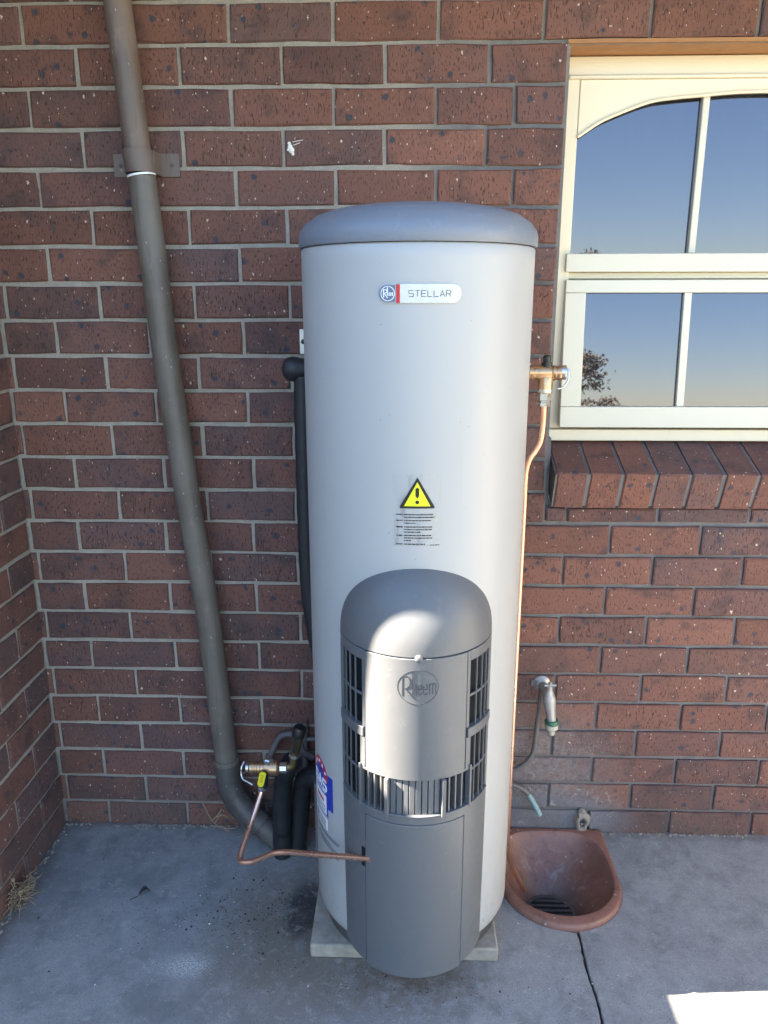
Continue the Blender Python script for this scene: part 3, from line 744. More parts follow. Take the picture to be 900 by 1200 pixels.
# ---- warning sticker
ws = on_tank(R_(.3), 1.141)
film = make('warning_sticker', band(MB(), ws, lin(-.0485, .0485, 24), lambda u: -.072, lambda u: .072, .0002, .0006), 'film', wh)
def tri(c, hw, zb, zt, r):   # triangle bounds for band()
    def hi(u): return zb + r + (zt - zb - r) * max(0, 1 - abs(u - c) / hw)
    return hi
tu = lin(-.0335, .0335, 30); hi = tri(0, .0335, .004, .0655, .004)
make('triangle_border', band(MB(), ws, tu, lambda u: .004, hi, .0005, .0010), 'black', film)
tu2 = lin(-.0255, .0255, 24); make('triangle_field', band(MB(), ws, tu2, lambda u: .0085, tri(0, .0255, .0085, .0560, .0), .0009, .0014), 'sign_yellow', film)
mb = MB(); band(mb, ws, [-.0035, -.0025, 0, .0025, .0035], lambda u: .0235 if abs(u) < .002 else .028, lambda u: .0455 - abs(u) * .6, .0012, .0018)
band(mb, ws, [-.0036, -.0025, 0, .0025, .0036], lambda u: .0165 - math.sqrt(max(0, .0037 ** 2 - u * u)), lambda u: .0165 + math.sqrt(max(0, .0037 ** 2 - u * u)), .0012, .0018)
make('exclamation_mark', mb, 'black', film)
mb = MB(); rt = random.Random(4)
def print_line(mb, fn, x0, x1, v, hgt, h0=.0004, h1=.0009):
    x = x0
    while x < x1 - .001:
        wl_ = min(rt.uniform(.0022, .0075), x1 - x); mb.ribbon([(x, v), (x + wl_, v)], hgt * rt.uniform(.75, 1), fn, h0, h1); x += wl_ + .0011
rowsz = [(-.0085, 1, .031), (-.014, 0, .034), (-.0205, 1, .028), (-.0258, 0, -.001), (-.0335, 1, .031), (-.0387, 0, .029), (-.044, 0, .008), (-.0508, 1, .028), (-.056, 0, .030), (-.0612, 0, -.011), (-.0685, 1, .016)]
for v, head, x1 in rowsz:
    if head: print_line(mb, ws, -.040, -.028, v, .0024)
    print_line(mb, ws, -.025, x1, v, .0021)
print_line(mb, ws, .026, .044, -.0705, .0014)
make('warning_print', mb, 'black', film)
# ---- energy sticker on the left flank
def es(th, z, h): return tank(R_(th), z, RT + h)
def e_lo(t): return 0.364 + (t + 76) / 21 * .024
def e_hi(t):
    u = (t + 66) / 10.5; return .462 + .001 + .041 * math.sqrt(max(0, 1 - u * u)) + .003 * u
th = lin(-76.3, -55.6, 18)
esk = make('energy_sticker', band(MB(), es, th, lambda t: .366, e_hi, .0002, .0006), 'blue', wh)
make('red_arch', band(MB(), es, th, lambda t: min(e_hi(t) - .001, .458 + .030 * math.sqrt(max(0, 1 - ((t + 66) / 7.5) ** 2))), lambda t: e_hi(t) - .0006, .0005, .0011), 'red', esk)
mb = MB()
for k, (t, z) in enumerate(((-73, .476), (-69.5, .489), (-65.6, .495), (-61.5, .491), (-58, .479))):
    r = .0038; fn = lambda u, v, h: es(t + math.degrees(u / RT), z + v, h)
    mb.ribbon([(r * (1 if i % 2 == 0 else .45) * math.sin(i * PI / 5) * .8, r * (1 if i % 2 == 0 else .45) * math.cos(i * PI / 5) * .8) for i in range(10)], .0022, fn, .0008, .0015, True)
make('sticker_stars', mb, 'white', esk)
make('white_panel', band(MB(), es, lin(-75.6, -57.3, 14), lambda t: .369, lambda t: .4185, .0005, .0010), 'white', esk)
make('sticker_margin', band(MB(), es, lin(-55.55, -50.2, 5), lambda t: .390 if t > -55 else .388, lambda t: .480, .0002, .0006), 'blue', esk)
mb = MB(); q = 0
for i, ch in enumerate('GAS'):
    fn = lambda u, v, h: es(-75 + math.degrees(u / RT), .4455 + v, h)
    for s in letter(ch, .003 + i * .0265, .0185, .025): mb.ribbon(s, .0058, fn, .0006, .0013 + .00004 * q); q += 1
print_line(mb, lambda u, v, h: es(-75 + math.degrees(u / RT), .4265 + v, h), .004, .07, 0, .0035, .0006, .0012)
make('sticker_lettering', mb, 'white', esk)
mb = MB(); print_line(mb, lambda u, v, h: es(-75 + math.degrees(u / RT), .402 + v, h), .018, .06, 0, .009, .0007, .0015); make('red_print', mb, 'red', esk)
mb = MB()
for z in (.388, .381, .375): print_line(mb, lambda u, v, h: es(-75 + math.degrees(u / RT), z + v, h), .006, .068, 0, .002, .0007, .0014)
make('small_print', mb, 'grey_ink', esk)
rs = make('rating_sticker', band(MB(), es, lin(-75.5, -56.5, 12), lambda t: .327, lambda t: .357, .0002, .0006), 'white', wh)
mb = MB()
for z in (.350, .3445, .338, .332): print_line(mb, lambda u, v, h: es(-75 + math.degrees(u / RT), z + v, h), .004, .07, 0, .0022, .0004, .0011)
make('rating_print', mb, 'grey_ink', rs)
mb = MB()
for z, a, b in ((.316, .015, .125), (.311, .02, .12), (.297, .02, .09), (.291, .03, .125), (.285, .04, .11), (.275, .095, .123), (.2735, .095, .123)):
    print_line(mb, lambda u, v, h: es(-75 + math.degrees(u / RT), z + v, h), a, b, 0, .0021, .0002, .0007)
make('casing_print', mb, 'grey_ink', wh)

# ---- front cover (bullet shaped plastic housing)
CX = 0.437; ZC0, ZC1 = .075, .866
def cov_r(z): t = min(1, max(0, (z - ZC0) / (ZC1 - ZC0))); return .1665 - .0055 * t
def cov_y(z): t = min(1, max(0, (z - ZC0) / (ZC1 - ZC0))); return -.428 - .034 * t
def cov(th, z, h):
    """th in degrees from the front; past 90 the flank runs straight back"""
    r = cov_r(z) + h; ay = cov_y(z)
    if th > 90: return (CX + r, ay + R_(th - 90) * .165, z)
    if th < -90: return (CX - r, ay + R_(-th - 90) * .165, z)
    return (CX + r * math.sin(R_(th)), ay - r * math.cos(R_(th)), z)
fcm = MB().slab(cov, lin(-44, 44, 36), lin(.09, .862, 16), -.0205, -.0185)      # near-black liner stands in for shade inside the grilles, shallow at the sides
fcm.slab(cov, lin(-118, -43, 30), lin(.09, .862, 16), -.0105, -.0085); fcm.slab(cov, lin(43, 118, 30), lin(.09, .862, 16), -.0105, -.0085)
fc = make('front_cover', fcm, 'opening_shade', wh, True)
def piece(name, a0, a1, z0, z1, h0=-.004, h1=0, mat='cover', bev=.0011, nz=None, n=None):
    return make(name, MB().slab(cov, lin(a0, a1, n or max(2, int(abs(a1 - a0) / 3))), lin(z0, z1, nz or max(1, int((z1 - z0) / .05))), h0, h1), mat, fc, True, bevel=bev)
# dome
mb = MB(); rows = []
for ps in lin(0, 88, 22):
    c, s = math.cos(R_(ps)), math.sin(R_(ps)); e_ = 2 / 2.12; r = cov_r(ZC1) * max(c, 1e-4) ** e_; z = ZC1 + .002 + .175 * s ** e_
    rows.append([(CX + r * math.sin(R_(t)), cov_y(ZC1) - r * math.cos(R_(t)), z) for t in lin(-180, 180, 120)])
rows.insert(0, [(CX + (cov_r(ZC1) - .004) * math.sin(R_(t)), cov_y(ZC1) - (cov_r(ZC1) - .004) * math.cos(R_(t)), ZC1 + .002) for t in lin(-180, 180, 120)])
mb.grid(rows); make('cover_dome', mb, 'cover', fc, True)
make('liner_step', MB().slab(cov, lin(-112, 112, 90), [.842, .872], -.010, -.0045), 'cover', fc, True)
# centre panel with emblem
piece('cover_panel', -39, 39, .588, .8645, -.010, .0008)
mb = MB().turned([(0, .0078), (.003, .0078), (.005, .0062), (.006, .003)], cov(1.5, .866, -.001), cov(1.5, .866, .1), 16); make('screw_boss', mb, 'cover', fc, True)
# grille frames, left and right
for sg in (-1, 1):
    A = lambda a: sg * a
    def pc(*a, **k):
        a0, a1 = A(a[1]), A(a[2]); return piece(a[0], min(a0, a1), max(a0, a1), *a[3:], **k)
    pc('outer_jamb', 71.5, 118, .500, .8645); pc('inner_jamb', 39.6, 42.6, .690, .8645)
    pc('grille_head', 42.6, 71.5, .842, .8645); pc('grille_ledge', 40.5, 74, .668, .690, -.03, .004)
    pc('inner_jamb', 39.6, 44.5, .590, .668, -.03, .001)
    pc('grille_rail', 43, 71.5, .760, .765, -.005, -.001, bev=.0006); pc('grille_rail', 45, 71.5, .580, .585, -.005, -.001, bev=.0006)
    for q, a in enumerate((50.2, 57.4, 64.6)):
        pc('grille_fin', a - .42, a + .42, .690, .842, -.0035, 0, bev=.0004); pc('grille_fin', a - .42, a + .42, .500, .668, -.0035, 0, bev=.0004)
    pc('corner_fin', 43.2, 45.2, .497, .600, -.028, .005)
    for a in (26, 31.5, 37.2): pc('grille_fin', a - .65, a + .65, .500, .588, -.026, -.001, bev=.0005)
    pc('divider_fin', 19.3, 22.2, .497, .588, -.028, .0075)
    pc('grille_head', 22.2, 45, .5885, .5935, -.02, .001, bev=.0006)
piece('slat_backing', -19.0, 19.0, .498, .588, -.016, -.012)
for i in range(8):
    a = -18.9 + i * 4.75 + .35; piece('slat', a, a + 3.95, .498, .5878, -.012, -.003 if i not in (0, 7) else -.0035, bev=.0008)
# lower body with access door
piece('lower_body', -118, -40.2, ZC0, .4985); piece('lower_body', 40.2, 118, ZC0, .4985)
piece('lower_lip', -40.2, 40.2, .4795, .4985, -.012, .001); piece('grille_sill', -72, 72, .4985, .503, -.03, .0035, bev=.0015)
piece('access_door', -39.6, 39.6, ZC0 - .006, .4775, -.006, .0012, bev=.002)
piece('door_backing', -44, 44, ZC0, .49, -.014, -.009, bev=0)
mb = MB().slab(cov, lin(-43.9, -40.4, 3), lin(.338, .388, 4), -.004, .0006); make('pipe_notch', mb, 'opening_shade', fc, True)
mb = MB().box(.40, .48, -.582, -.45, .060, .078); make('cover_foot', mb, 'cover', fc, bevel=.003)
# moulded emblem: circle and lettering Rheem
em = lambda u, v, h: cov(1.2 + math.degrees(u / .162), .8035 + v, h)
K = .0395 / 255
def ep(pts): return [((a - 440) * K, (390 - b) * K) for a, b in pts]
mb = MB()
mb.ribbon([(.0405 * math.cos(a), .0375 * math.sin(a)) for a in lin(0, 2 * PI, 56)[:-1]], .0012, em, .0005, .0013, True)
mb.ribbon(ep([(243, 228), (243, 516)]), .0017, em, .0005, .0015)
mb.ribbon(ep([(243, 232), (285, 225), (325, 255), (345, 310), (335, 360), (305, 395), (275, 405)]), .0021, em, .0005, .0016)
mb.ribbon(ep([(278, 410), (330, 470), (372, 525), (410, 562)]), .0021, em, .0005, .0017)
mb.ribbon(ep([(373, 158), (373, 492)]), .0017, em, .0005, .0015)
mb.ribbon(ep([(376, 390), (392, 348), (408, 340), (418, 360), (418, 492)]), .0019, em, .0005, .0016)
for x in (442, 512):
    mb.ribbon(ep([(x + 4, 418), (x + 46, 418), (x + 46, 360), (x + 36, 340), (x + 14, 340), (x + 2, 362), (x + 2, 470), (x + 14, 492), (x + 36, 492), (x + 47, 465)]), .0012, em, .0005, .0016)
for x in (588, 628, 668): mb.ribbon(ep([(x, 492), (x, 345)]), .0018, em, .0005, .0015)
mb.ribbon(ep([(588, 362), (604, 342), (618, 342), (628, 362)]), .0015, em, .0005, .0017); mb.ribbon(ep([(628, 362), (644, 342), (658, 342), (668, 362)]), .0015, em, .0005, .0018)
make('emblem', mb, 'emblem_grey', fc)

# ---- paver under the heater
mb = MB(); rows = []
pv = thing('concrete_paver', 'square weathered concrete paver under the water heater', 'paver', (.415, -.25, 0))
mb.box(.190, .642, -.479, -.03, .0005, .0385); o = make('paver_slab', mb, 'paver', pv, bevel=.005, seg=3)

# ================================================================== DOWNPIPE
line = [(-.2555, -.055, 2.45), (-.233, -.055, 2.176), (-.214, -.055, 1.872), (-.2085, -.055, 1.812), (-.197, -.055, 1.636), (-.1865, -.055, 1.436), (-.1695, -.055, 1.224), (-.151, -.055, .999), (-.126, -.055, .761), (-.110, -.055, .506), (-.0985, -.055, .304), (-.096, -.055, .255)]
dp = thing('downpipe', 'leaning brown rainwater downpipe strapped to the brick wall left of the heater', 'downpipe', (-.1, -.055, 0))
make('upper_pipe', MB().tube(line[:3] + [(-.2095, -.055, 1.822)], .0305, 32), 'pipe_brown', dp, True)
make('lower_pipe', MB().tube(sm(line[3:], 3), .0322, 32), 'pipe_grey', dp, True)
make('paint_ring', MB().tube([(-.2092, -.055, 1.817), (-.2086, -.055, 1.8125)], .0331, 32), 'white', dp, True)
mb = MB()
mb.slab(lambda a, v, h: (-.212 + (v - 1.845) * -.10 + (.0325 + h) * math.sin(a), -.055 - (.0325 + h) * math.cos(a), v), lin(-PI / 2, PI / 2, 20), [1.820, 1.846, 1.870], 0, .0025)
for sx in (-1, 1):
    x0 = -.212 + sx * .0338
    mb.box(min(x0, x0 + sx * .0022), max(x0, x0 + sx * .0022), -.056, -.004, 1.820, 1.870)
    mb.box(min(x0, x0 + sx * .046), max(x0, x0 + sx * .046), -.0042, -.0018, 1.819, 1.871)
strap = make('wall_strap', mb, 'pipe_brown', dp, bevel=.0008)
for sx in (-1, 1): make('strap_screw', MB().turned([(0, .0045), (.002, .004), (.003, .002)], (-.212 + sx * .062, -.004, 1.845), (-.212 + sx * .062, -1, 1.845), 10), 'pipe_dark', strap, True)
elb = sm([(-.096, -.055, .262), (-.0945, -.056, .225), (-.0895, -.059, .185), (-.074, -.065, .143), (-.045, -.074, .108), (-.008, -.084, .078), (.03, -.090, .045), (.085, -.098, .0), (.12, -.105, -.03)], 5)
make('elbow', MB().tube(elb[:27], .0352, 32), 'pipe_dark', dp, True)
make('outlet_pipe', MB().tube(elb[24:], .0325, 28), 'pipe_dark', dp, True)
make('elbow_collar', MB().tube([(-.0965, -.055, .270), (-.096, -.055, .256)], .0375, 32), 'pipe_grey', dp, True, bevel=.001)
for i in (8, 14, 20, 26): make('elbow_rib', MB().tube([elb[i], elb[i] * .8 + elb[min(i + 1, len(elb) - 1)] * .2], .0363, 32), 'pipe_dark', dp, True)

# ================================================================== LEFT-HAND PIPEWORK
# upper insulated pipe with a round foam boot
fp = thing('insulated_pipe', 'long black foam insulated pipe down the left side of the heater', 'pipe', (.165, -.2, .6))
pl = sm([(.175, -.2, 1.365), (.1735, -.2, 1.30), (.1725, -.2, 1.18), (.1722, -.2, 1.04), (.1728, -.2, .92), (.176, -.2, .83), (.187, -.2, .73), (.205, -.2, .64), (.225, -.19, .56)], 6)
make('foam_sleeve', MB().tube(pl, [.0205 + .0006 * math.sin(i * 1.9) for i in range(len(pl))], 20), 'foam', fp, True)
make('foam_boot', MB().turned([(0, .006), (.004, .018), (.012, .0255), (.024, .0285), (.036, .027), (.05, .023), (.10, .022)], (.128, -.2, 1.382), (.4, -.2, 1.378), 20), 'foam', fp, True)
for z in (1.2, .95): make('foam_seam', MB().tube([pl[0].lerp(pl[0], 0) + Vector((-.0, -.0, 0)) for _ in ()] or [(.1725, -.2, z), (.1725, -.2, z - .004)], .0213, 20), 'rubber', fp, True)

fa = thing('insulated_pipe', 'thick black foam pipe rising from the ground, left of the pair beside the downpipe', 'pipe', (.083, -.2, 0), 'pair of foam pipes at the heater foot')
fb = thing('insulated_pipe', 'thick black foam pipe bending into the heater casing, right of the pair', 'pipe', (.125, -.16, 0), 'pair of foam pipes at the heater foot')
pa = sm([(.068, -.125, .004), (.067, -.125, .05), (.070, -.125, .13), (.0745, -.128, .205), (.083, -.14, .265), (.097, -.165, .31), (.115, -.18, .345)], 6)
make('foam_sleeve', MB().tube(pa, [.0258 + .0008 * math.sin(i * 1.3) for i in range(len(pa))], 22), 'foam', fa, True)
pb = sm([(.104, -.10, .004), (.111, -.10, .06), (.1205, -.105, .145), (.130, -.12, .218), (.146, -.15, .272), (.176, -.18, .297), (.235, -.21, .303)], 6)
make('foam_sleeve', MB().tube(pb, [.0258 + .0008 * math.sin(i * 1.7) for i in range(len(pb))], 22), 'foam', fb, True)
for p, r in ((pa[8], fa), (pa[22], fa)): make('tape_band', MB().tube([p, p + Vector((.001, 0, .012))], .0256, 22), 'rubber', r, True)

# brass valve group
vl = thing('inlet_valve', 'brass inlet valve with a wire lever and black cap between downpipe and heater', 'valve', (.06, -.22, .352))
Y = -.225
mb = MB().turned([(0, .010), (.002, .0155), (.012, .016), (.013, .014), (.022, .014), (.023, .0165), (.03, .0165), (.031, .0145), (.040, .0145), (.042, .019), (.052, .0195), (.074, .0195), (.078, .016), (.082, .013)], (.008, Y, .352), (.2, Y, .353), 24)
body = make('valve_body', mb, 'brass', vl, True)
for q in range(3): make('body_ring', MB().tube([(.014 + q * .0065, Y, .352), (.0162 + q * .0065, Y, .352)], .0172, 24), 'brass', body, True)
make('end_cap', MB().turned([(0, .006), (.003, .0125), (.010, .0125), (.010, .008)], (-.003, Y, .352), (.2, Y, .352), 16), 'steel', vl, True)
make('wire_lever', MB().tube(sm([(-.004, Y - .004, .372), (-.009, Y - .014, .362), (-.010, Y - .018, .345), (-.004, Y - .024, .333), (.010, Y - .030, .329), (.022, Y - .034, .324)], 4), .0026, 8), 'steel', vl, True)
make('hex_nut', MB().turned([(0, .0135), (.012, .0135), (.015, .010), (.016, .004)], (.060, Y, .366), (.060, Y, 1), 6), 'steel', vl)
make('test_port', MB().turned([(0, .010), (.010, .010), (.010, .0065), (.004, .006)], (.052, Y - .014, .346), (.052, -1, .30), 16), 'rubber', vl, True)
make('union_nut', MB().turned([(0, .0125), (.004, .0145), (.020, .0145), (.024, .011)], (.086, Y, .353), (.2, Y, .356), 8), 'steel', vl)
make('elbow_fitting', MB().tube(sm([(.106, Y, .355), (.118, Y, .358), (.124, Y, .366), (.126, Y, .382), (.128, Y, .394)], 4), .0105, 14), 'olive', vl, True)
make('collar', MB().tube([(.127, Y, .388), (.1287, Y, .396)], .0145, 16), 'steel', vl, True)
make('isolating_body', MB().turned([(0, .011), (.004, .0125), (.03, .013), (.045, .0150), (.066, .0155), (.072, .012)], (.1285, Y, .396), (.1435, Y, .466), 18), 'olive', vl, True)
make('black_cap', MB().turned([(0, .013), (.004, .0165), (.026, .0175), (.030, .015), (.030, .004)], (.1385, Y - .002, .446), (.1475, Y - .002, .480), 18), 'rubber', vl, True)
make('black_lever', MB().rbox((.1335, Y - .016, .428), (.010, .005, .040), Matrix.Rotation(.2, 3, 'Y')), 'rubber', vl, bevel=.001)

gv = thing('gas_valve', 'small black gas cock with a bright yellow lever above the bent copper pipe', 'valve', (.045, -.25, .30))
ml = Matrix.Rotation(.24, 3, 'Y')
mb = MB(); N = 10
out = [(math.cos(a) * .0085, .014 + math.sin(a) * .006) for a in lin(0, PI, N)] + [(math.cos(a) * .0085, -.016 + math.sin(a) * .0085) for a in lin(PI, 2 * PI, N)]
vv = [Vector((.0475, -.262, .345)) + ml @ Vector((x, d, z)) for d in (-.0025, .0025) for x, z in out]; n = len(out)
mb.add(vv, [tuple(range(n)), tuple(range(n, 2 * n))[::-1]] + [(i, (i + 1) % n, n + (i + 1) % n, n + i) for i in range(n)])
lv = make('yellow_lever', mb, 'yellow', gv, bevel=.0008)
mb = MB(); fn = lambda u, v, h: Vector((.0475, -.2645 - h, .345)) + ml @ Vector((u, 0, v))
for q in range(4): mb.ribbon([(-.003, .010 - q * .006), (.003, .010 - q * .006)], .0016, fn, 0, .0004)
make('lever_print', mb, 'olive', lv)
make('cock_body', MB().turned([(0, .008), (.004, .0115), (.034, .012), (.042, .009)], (.052, -.250, .352), (.046, -.252, .30), 16), 'rubber', gv, True)
make('swivel_nut', MB().turned([(0, .0105), (.012, .0105), (.014, .008)], (.0455, -.254, .318), (.043, -.256, .29), 6), 'steel', gv)
gp = thing('copper_gas_pipe', 'bent copper gas pipe running from the yellow lever to the front cover', 'pipe', (.02, -.39, .2))
pts = sm([(.0443, -.2545, .309), (.041, -.262, .294), (.032, -.287, .267), (.024, -.314, .246), (.0155, -.355, .226), (.0115, -.380, .2135), (.0125, -.396, .207), (.022, -.405, .2085), (.036, -.409, .212), (.051, -.412, .218), (.080, -.421, .239), (.094, -.426, .2505), (.108, -.431, .2585), (.145, -.444, .272), (.235, -.503, .315), (.344, -.572, .365)], 5)
make('pipe_run', MB().tube(pts, .0068, 16), 'copper', gp, True)

# thin old pipe on the wall behind the valves, and grey conduit
ow = thing('wall_pipe', 'thin dull pipe looping over the bricks behind the brass valve', 'pipe', (.05, -.02, .2))
make('pipe_run', MB().tube(sm([(-.004, -.022, .185), (.018, -.022, .24), (.036, -.022, .285), (.05, -.022, .312), (.066, -.022, .325), (.096, -.022, .325), (.112, -.022, .305), (.122, -.022, .27), (.15, -.022, .25)], 5), .0095, 12), 'greypipe', ow, True)
cd = thing('conduit', 'grey conduit tee on the wall just left of the heater base', 'pipe', (.128, -.015, .3))
make('upright', MB().tube([(.1255, -.016, .20), (.1255, -.016, .345)], .0085, 14), 'greypipe', cd, True)
make('branch', MB().tube([(.128, -.016, .309), (.215, -.016, .309)], .0065, 12), 'greypipe', cd, True)
make('cap', MB().turned([(0, .0105), (.022, .0105), (.026, .007)], (.1255, -.016, .335), (.1255, -.016, 1), 14), 'greypipe', cd, True)
bk = thing('wall_bracket', 'small white steel bracket screwed to the wall above the foam boot', 'bracket', (.15, -.003, 1.40))
make('plate', MB().box(.146, .24, -.0215, -.019, 1.404, 1.464), 'galv', bk, bevel=.0006)
make('wall_flange', MB().box(.215, .24, -.0188, -.0015, 1.404, 1.464), 'galv', bk)
make('screw', MB().turned([(0, .0065), (.002, .0065), (.004, .003)], (.1555, -.0212, 1.434), (.1555, -1, 1.434), 10), 'rubber', bk, True)
sv = thing('service_riser', 'slim grey drain riser standing against the left flank of the heater base', 'pipe', (.188, -.27, .04))
make('riser', MB().tube([(.1865, -.25, .045), (.1885, -.255, .33)], .007, 12), 'greypipe', sv, True)

# ================================================================== RELIEF VALVE AND COPPER DRAIN
rv = thing('relief_valve', 'brass relief valve with a chrome lever on the right side of the heater', 'valve', (.72, -.26, 1.379))
Y = -.262
make('valve_body', MB().turned([(0, .010), (.012, .010), (.014, .0165), (.022, .0175), (.024, .0155), (.030, .0155), (.048, .0175), (.062, .0165), (.064, .0145), (.068, .0165), (.072, .0165), (.074, .0145), (.080, .0165), (.084, .016)], (.668, Y, 1.379), (.8, Y, 1.379), 22), 'brass', rv, True)
make('inlet_nipple', MB().tube([(.66, Y, 1.379), (.684, Y, 1.379)], .012, 16), 'steel', rv, True)
make('outlet_branch', MB().turned([(0, .0145), (.004, .0165), (.036, .0165), (.038, .013), (.052, .013)], (.7195, Y, 1.372), (.7195, Y, 0), 18), 'brass', rv, True)
make('black_plug', MB().turned([(0, .012), (.012, .012), (.012, .0085), (.026, .0085), (.028, .006)], (.7205, Y, 1.389), (.7205, Y, 2), 14), 'rubber', rv, True)
make('lever_cap', MB().turned([(0, .0145), (.004, .016), (.012, .016), (.014, .011)], (.7505, Y, 1.380), (.9, Y, 1.380), 16), 'steel', rv, True)
make('wire_lever', MB().tube(sm([(.757, Y - .004, 1.392), (.766, Y - .008, 1.386), (.768, Y - .010, 1.372), (.764, Y - .012, 1.358), (.754, Y - .014, 1.348), (.744, Y - .014, 1.346)], 4), .0024, 8), 'steel', rv, True)
make('compression_nut', MB().turned([(0, .0155), (.016, .0155), (.018, .012), (.021, .012), (.022, .0135), (.030, .0135)], (.7192, Y, 1.336), (.7185, Y, 1.2), 6), 'steel', rv)
make('union_band', MB().tube([(.7194, Y, 1.3445), (.7193, Y, 1.337)], .0168, 18), 'steel', rv, True)
cp = thing('copper_drain_pipe', 'copper overflow pipe running from the relief valve down to the drain basin', 'pipe', (.69, -.22, 0))
pts = sm([(.7185, -.262, 1.312), (.7187, -.261, 1.262), (.7155, -.261, 1.228), (.7055, -.26, 1.205), (.6945, -.26, 1.188), (.6875, -.26, 1.165), (.6855, -.26, 1.135), (.6855, -.26, 1.06), (.6862, -.25, .736), (.6872, -.24, .423), (.688, -.235, .239), (.6895, -.228, .15), (.696, -.22, .10), (.712, -.211, .045), (.746, -.203, -.034)], 6)
make('pipe_run', MB().tube(pts, .0068, 16), 'copper', cp, True)
make('pipe_mouth', MB().turned([(0, .0068), (.0, .0052), (-.02, .005)], pts[-1], pts[-1] + (pts[-1] - pts[-2]), 14), 'opening_shade', cp, True)

# ================================================================== GARDEN TAP
tp = thing('garden_tap', 'old chrome garden tap with a green hose fitting on the right-hand bricks', 'tap', (.80, 0, .49))
make('wall_flange', MB().turned([(0, .024), (.004, .024), (.008, .017), (.012, .012)], (.801, .002, .488), (.801, -1, .488), 18), 'tapmetal', tp, True)
make('pipe_clip', MB().rbox((.786, -.004, .490), (.034, .005, .018), Matrix.Rotation(.2, 3, 'Y')), 'greypipe', tp, bevel=.001)
make('tap_neck', MB().tube(sm([(.802, -.004, .487), (.805, -.025, .487), (.809, -.042, .485), (.812, -.052, .478)], 4), .0125, 16), 'tapmetal', tp, True)
make('bonnet', MB().turned([(0, .0135), (.006, .0145), (.014, .012), (.020, .0085), (.034, .0075), (.036, .005)], (.8115, -.054, .478), (.8125, -.060, .53), 16), 'tapmetal', tp, True)
hd = make('tap_handle', MB().tube([(.797, -.0600, .5135), (.8125, -.0605, .5155), (.829, -.061, .5150)], [.0045, .0035, .0045], 10), 'tapmetal', tp, True)
make('handle_knob', MB().turned([(0, .003), (.002, .0058), (.008, .0058), (.011, .003)], (.8125, -.061, .514), (.8125, -.061, 1), 12), 'tapmetal', hd, True)
make('spout', MB().turned([(0, .0150), (.006, .0175), (.016, .0180), (.045, .0145), (.070, .0132), (.080, .0132)], (.8115, -.054, .482), (.8220, -.063, .403), 18), 'tapmetal', tp, True)
make('green_collar', MB().turned([(0, .0175), (.003, .0190), (.010, .0190), (.012, .016)], (.8216, -.063, .410), (.8230, -.064, .39), 24), 'green', tp, True)
make('hose_connector', MB().turned([(0, .0180), (.013, .0180), (.016, .015), (.017, .0095), (.032, .0085), (.032, .006)], (.8225, -.0635, .398), (.8240, -.065, .355), 20), 'beige', tp, True)
sp_ = thing('supply_pipe', 'thin bent grey pipe rising to the tap from behind the heater', 'pipe', (.78, -.02, .3))
make('pipe_run', MB().tube(sm([(.799, -.018, .483), (.7965, -.02, .45), (.7935, -.02, .40), (.790, -.02, .34), (.7875, -.02, .30), (.782, -.02, .272), (.770, -.02, .252), (.745, -.02, .228), (.70, -.02, .208), (.64, -.02, .195)], 5), .0072, 12), 'greypipe', sp_, True)
tl = thing('pipe_tail', 'short curved pipe tail with a pale green corroded end above the drain', 'pipe', (.77, -.02, .15))
a_ = sm([(.66, -.02, .178), (.715, -.02, .174), (.742, -.022, .168), (.766, -.024, .154), (.782, -.026, .134), (.797, -.028, .108), (.812, -.03, .078)], 5)
make('bare_end', MB().tube(a_[:19], .0068, 12), 'greypipe', tl, True); make('corroded_end', MB().tube(a_[18:], .0078, 12), 'verdigris', tl, True)

# ================================================================== SMALL THINGS
rr = random.Random(5)
# lump of old mortar with a hole at the wall foot
mb = MB(); rows = []
for i in range(9):
    t = i / 8; row = []
    for k in range(20):
        a = 2 * PI * k / 20
        r = (.030 * (1 - t) + .0075 * t) * (1 + .35 * noise.noise(Vector((math.cos(a) * 2, math.sin(a) * 2, t * 3))))
        row.append((.942 + r * math.cos(a) * .8, -.0005 - .017 * math.sin(t * PI * .85) ** .7 + (.010 if i == 8 else 0), .042 + r * math.sin(a) * 1.35))
    rows.append(row)
mb.grid(rows, close=True); mb.add(rows[-1], [tuple(range(20))])
tag(make('mortar_lump', mb, 'mud', None, True), 'rough grey lump of old mortar with a hole at the wall foot behind the drain', 'mortar lump')
mb = MB()
for i in range(26):
    a, r = rr.uniform(0, 2 * PI), rr.uniform(0, .028); c = Vector((.95 + r * math.cos(a) * .8, -.004 - rr.random() * .012, .012 + rr.random() * .03)); s = rr.uniform(.002, .006)
    mb.turned([(0, s * .3), (s * .5, s * .7), (s, s * .2)], c, c + Vector((rr.uniform(-1, 1), -1, rr.uniform(-1, 1))), 6)
o = make('mortar_crumb', mb, 'mud'); tag(o, 'crumbs of fallen mortar on the back rim of the drain', 'crumbs', None, 'stuff')
# bird dropping on a brick
mb = MB()
for cx_, cz_, r in ((.134, 1.884, .006), (.137, 1.877, .007), (.132, 1.892, .004), (.140, 1.869, .004), (.129, 1.878, .003)):
    mb.turned([(0, r), (.0014, r * .8), (.002, r * .2)], (cx_, .0006, cz_), (cx_, -1, cz_), 11)
for a, b in (((.14, 1.895), (.165, 1.899)), ((.142, 1.888), (.158, 1.893))): mb.tube([(a[0], 0, a[1]), (b[0], 0, b[1])], .0008, 6)
tag(make('bird_dropping', mb, 'lime', None, True), 'white splat of bird dropping on a brick above the heater lid', 'dropping')
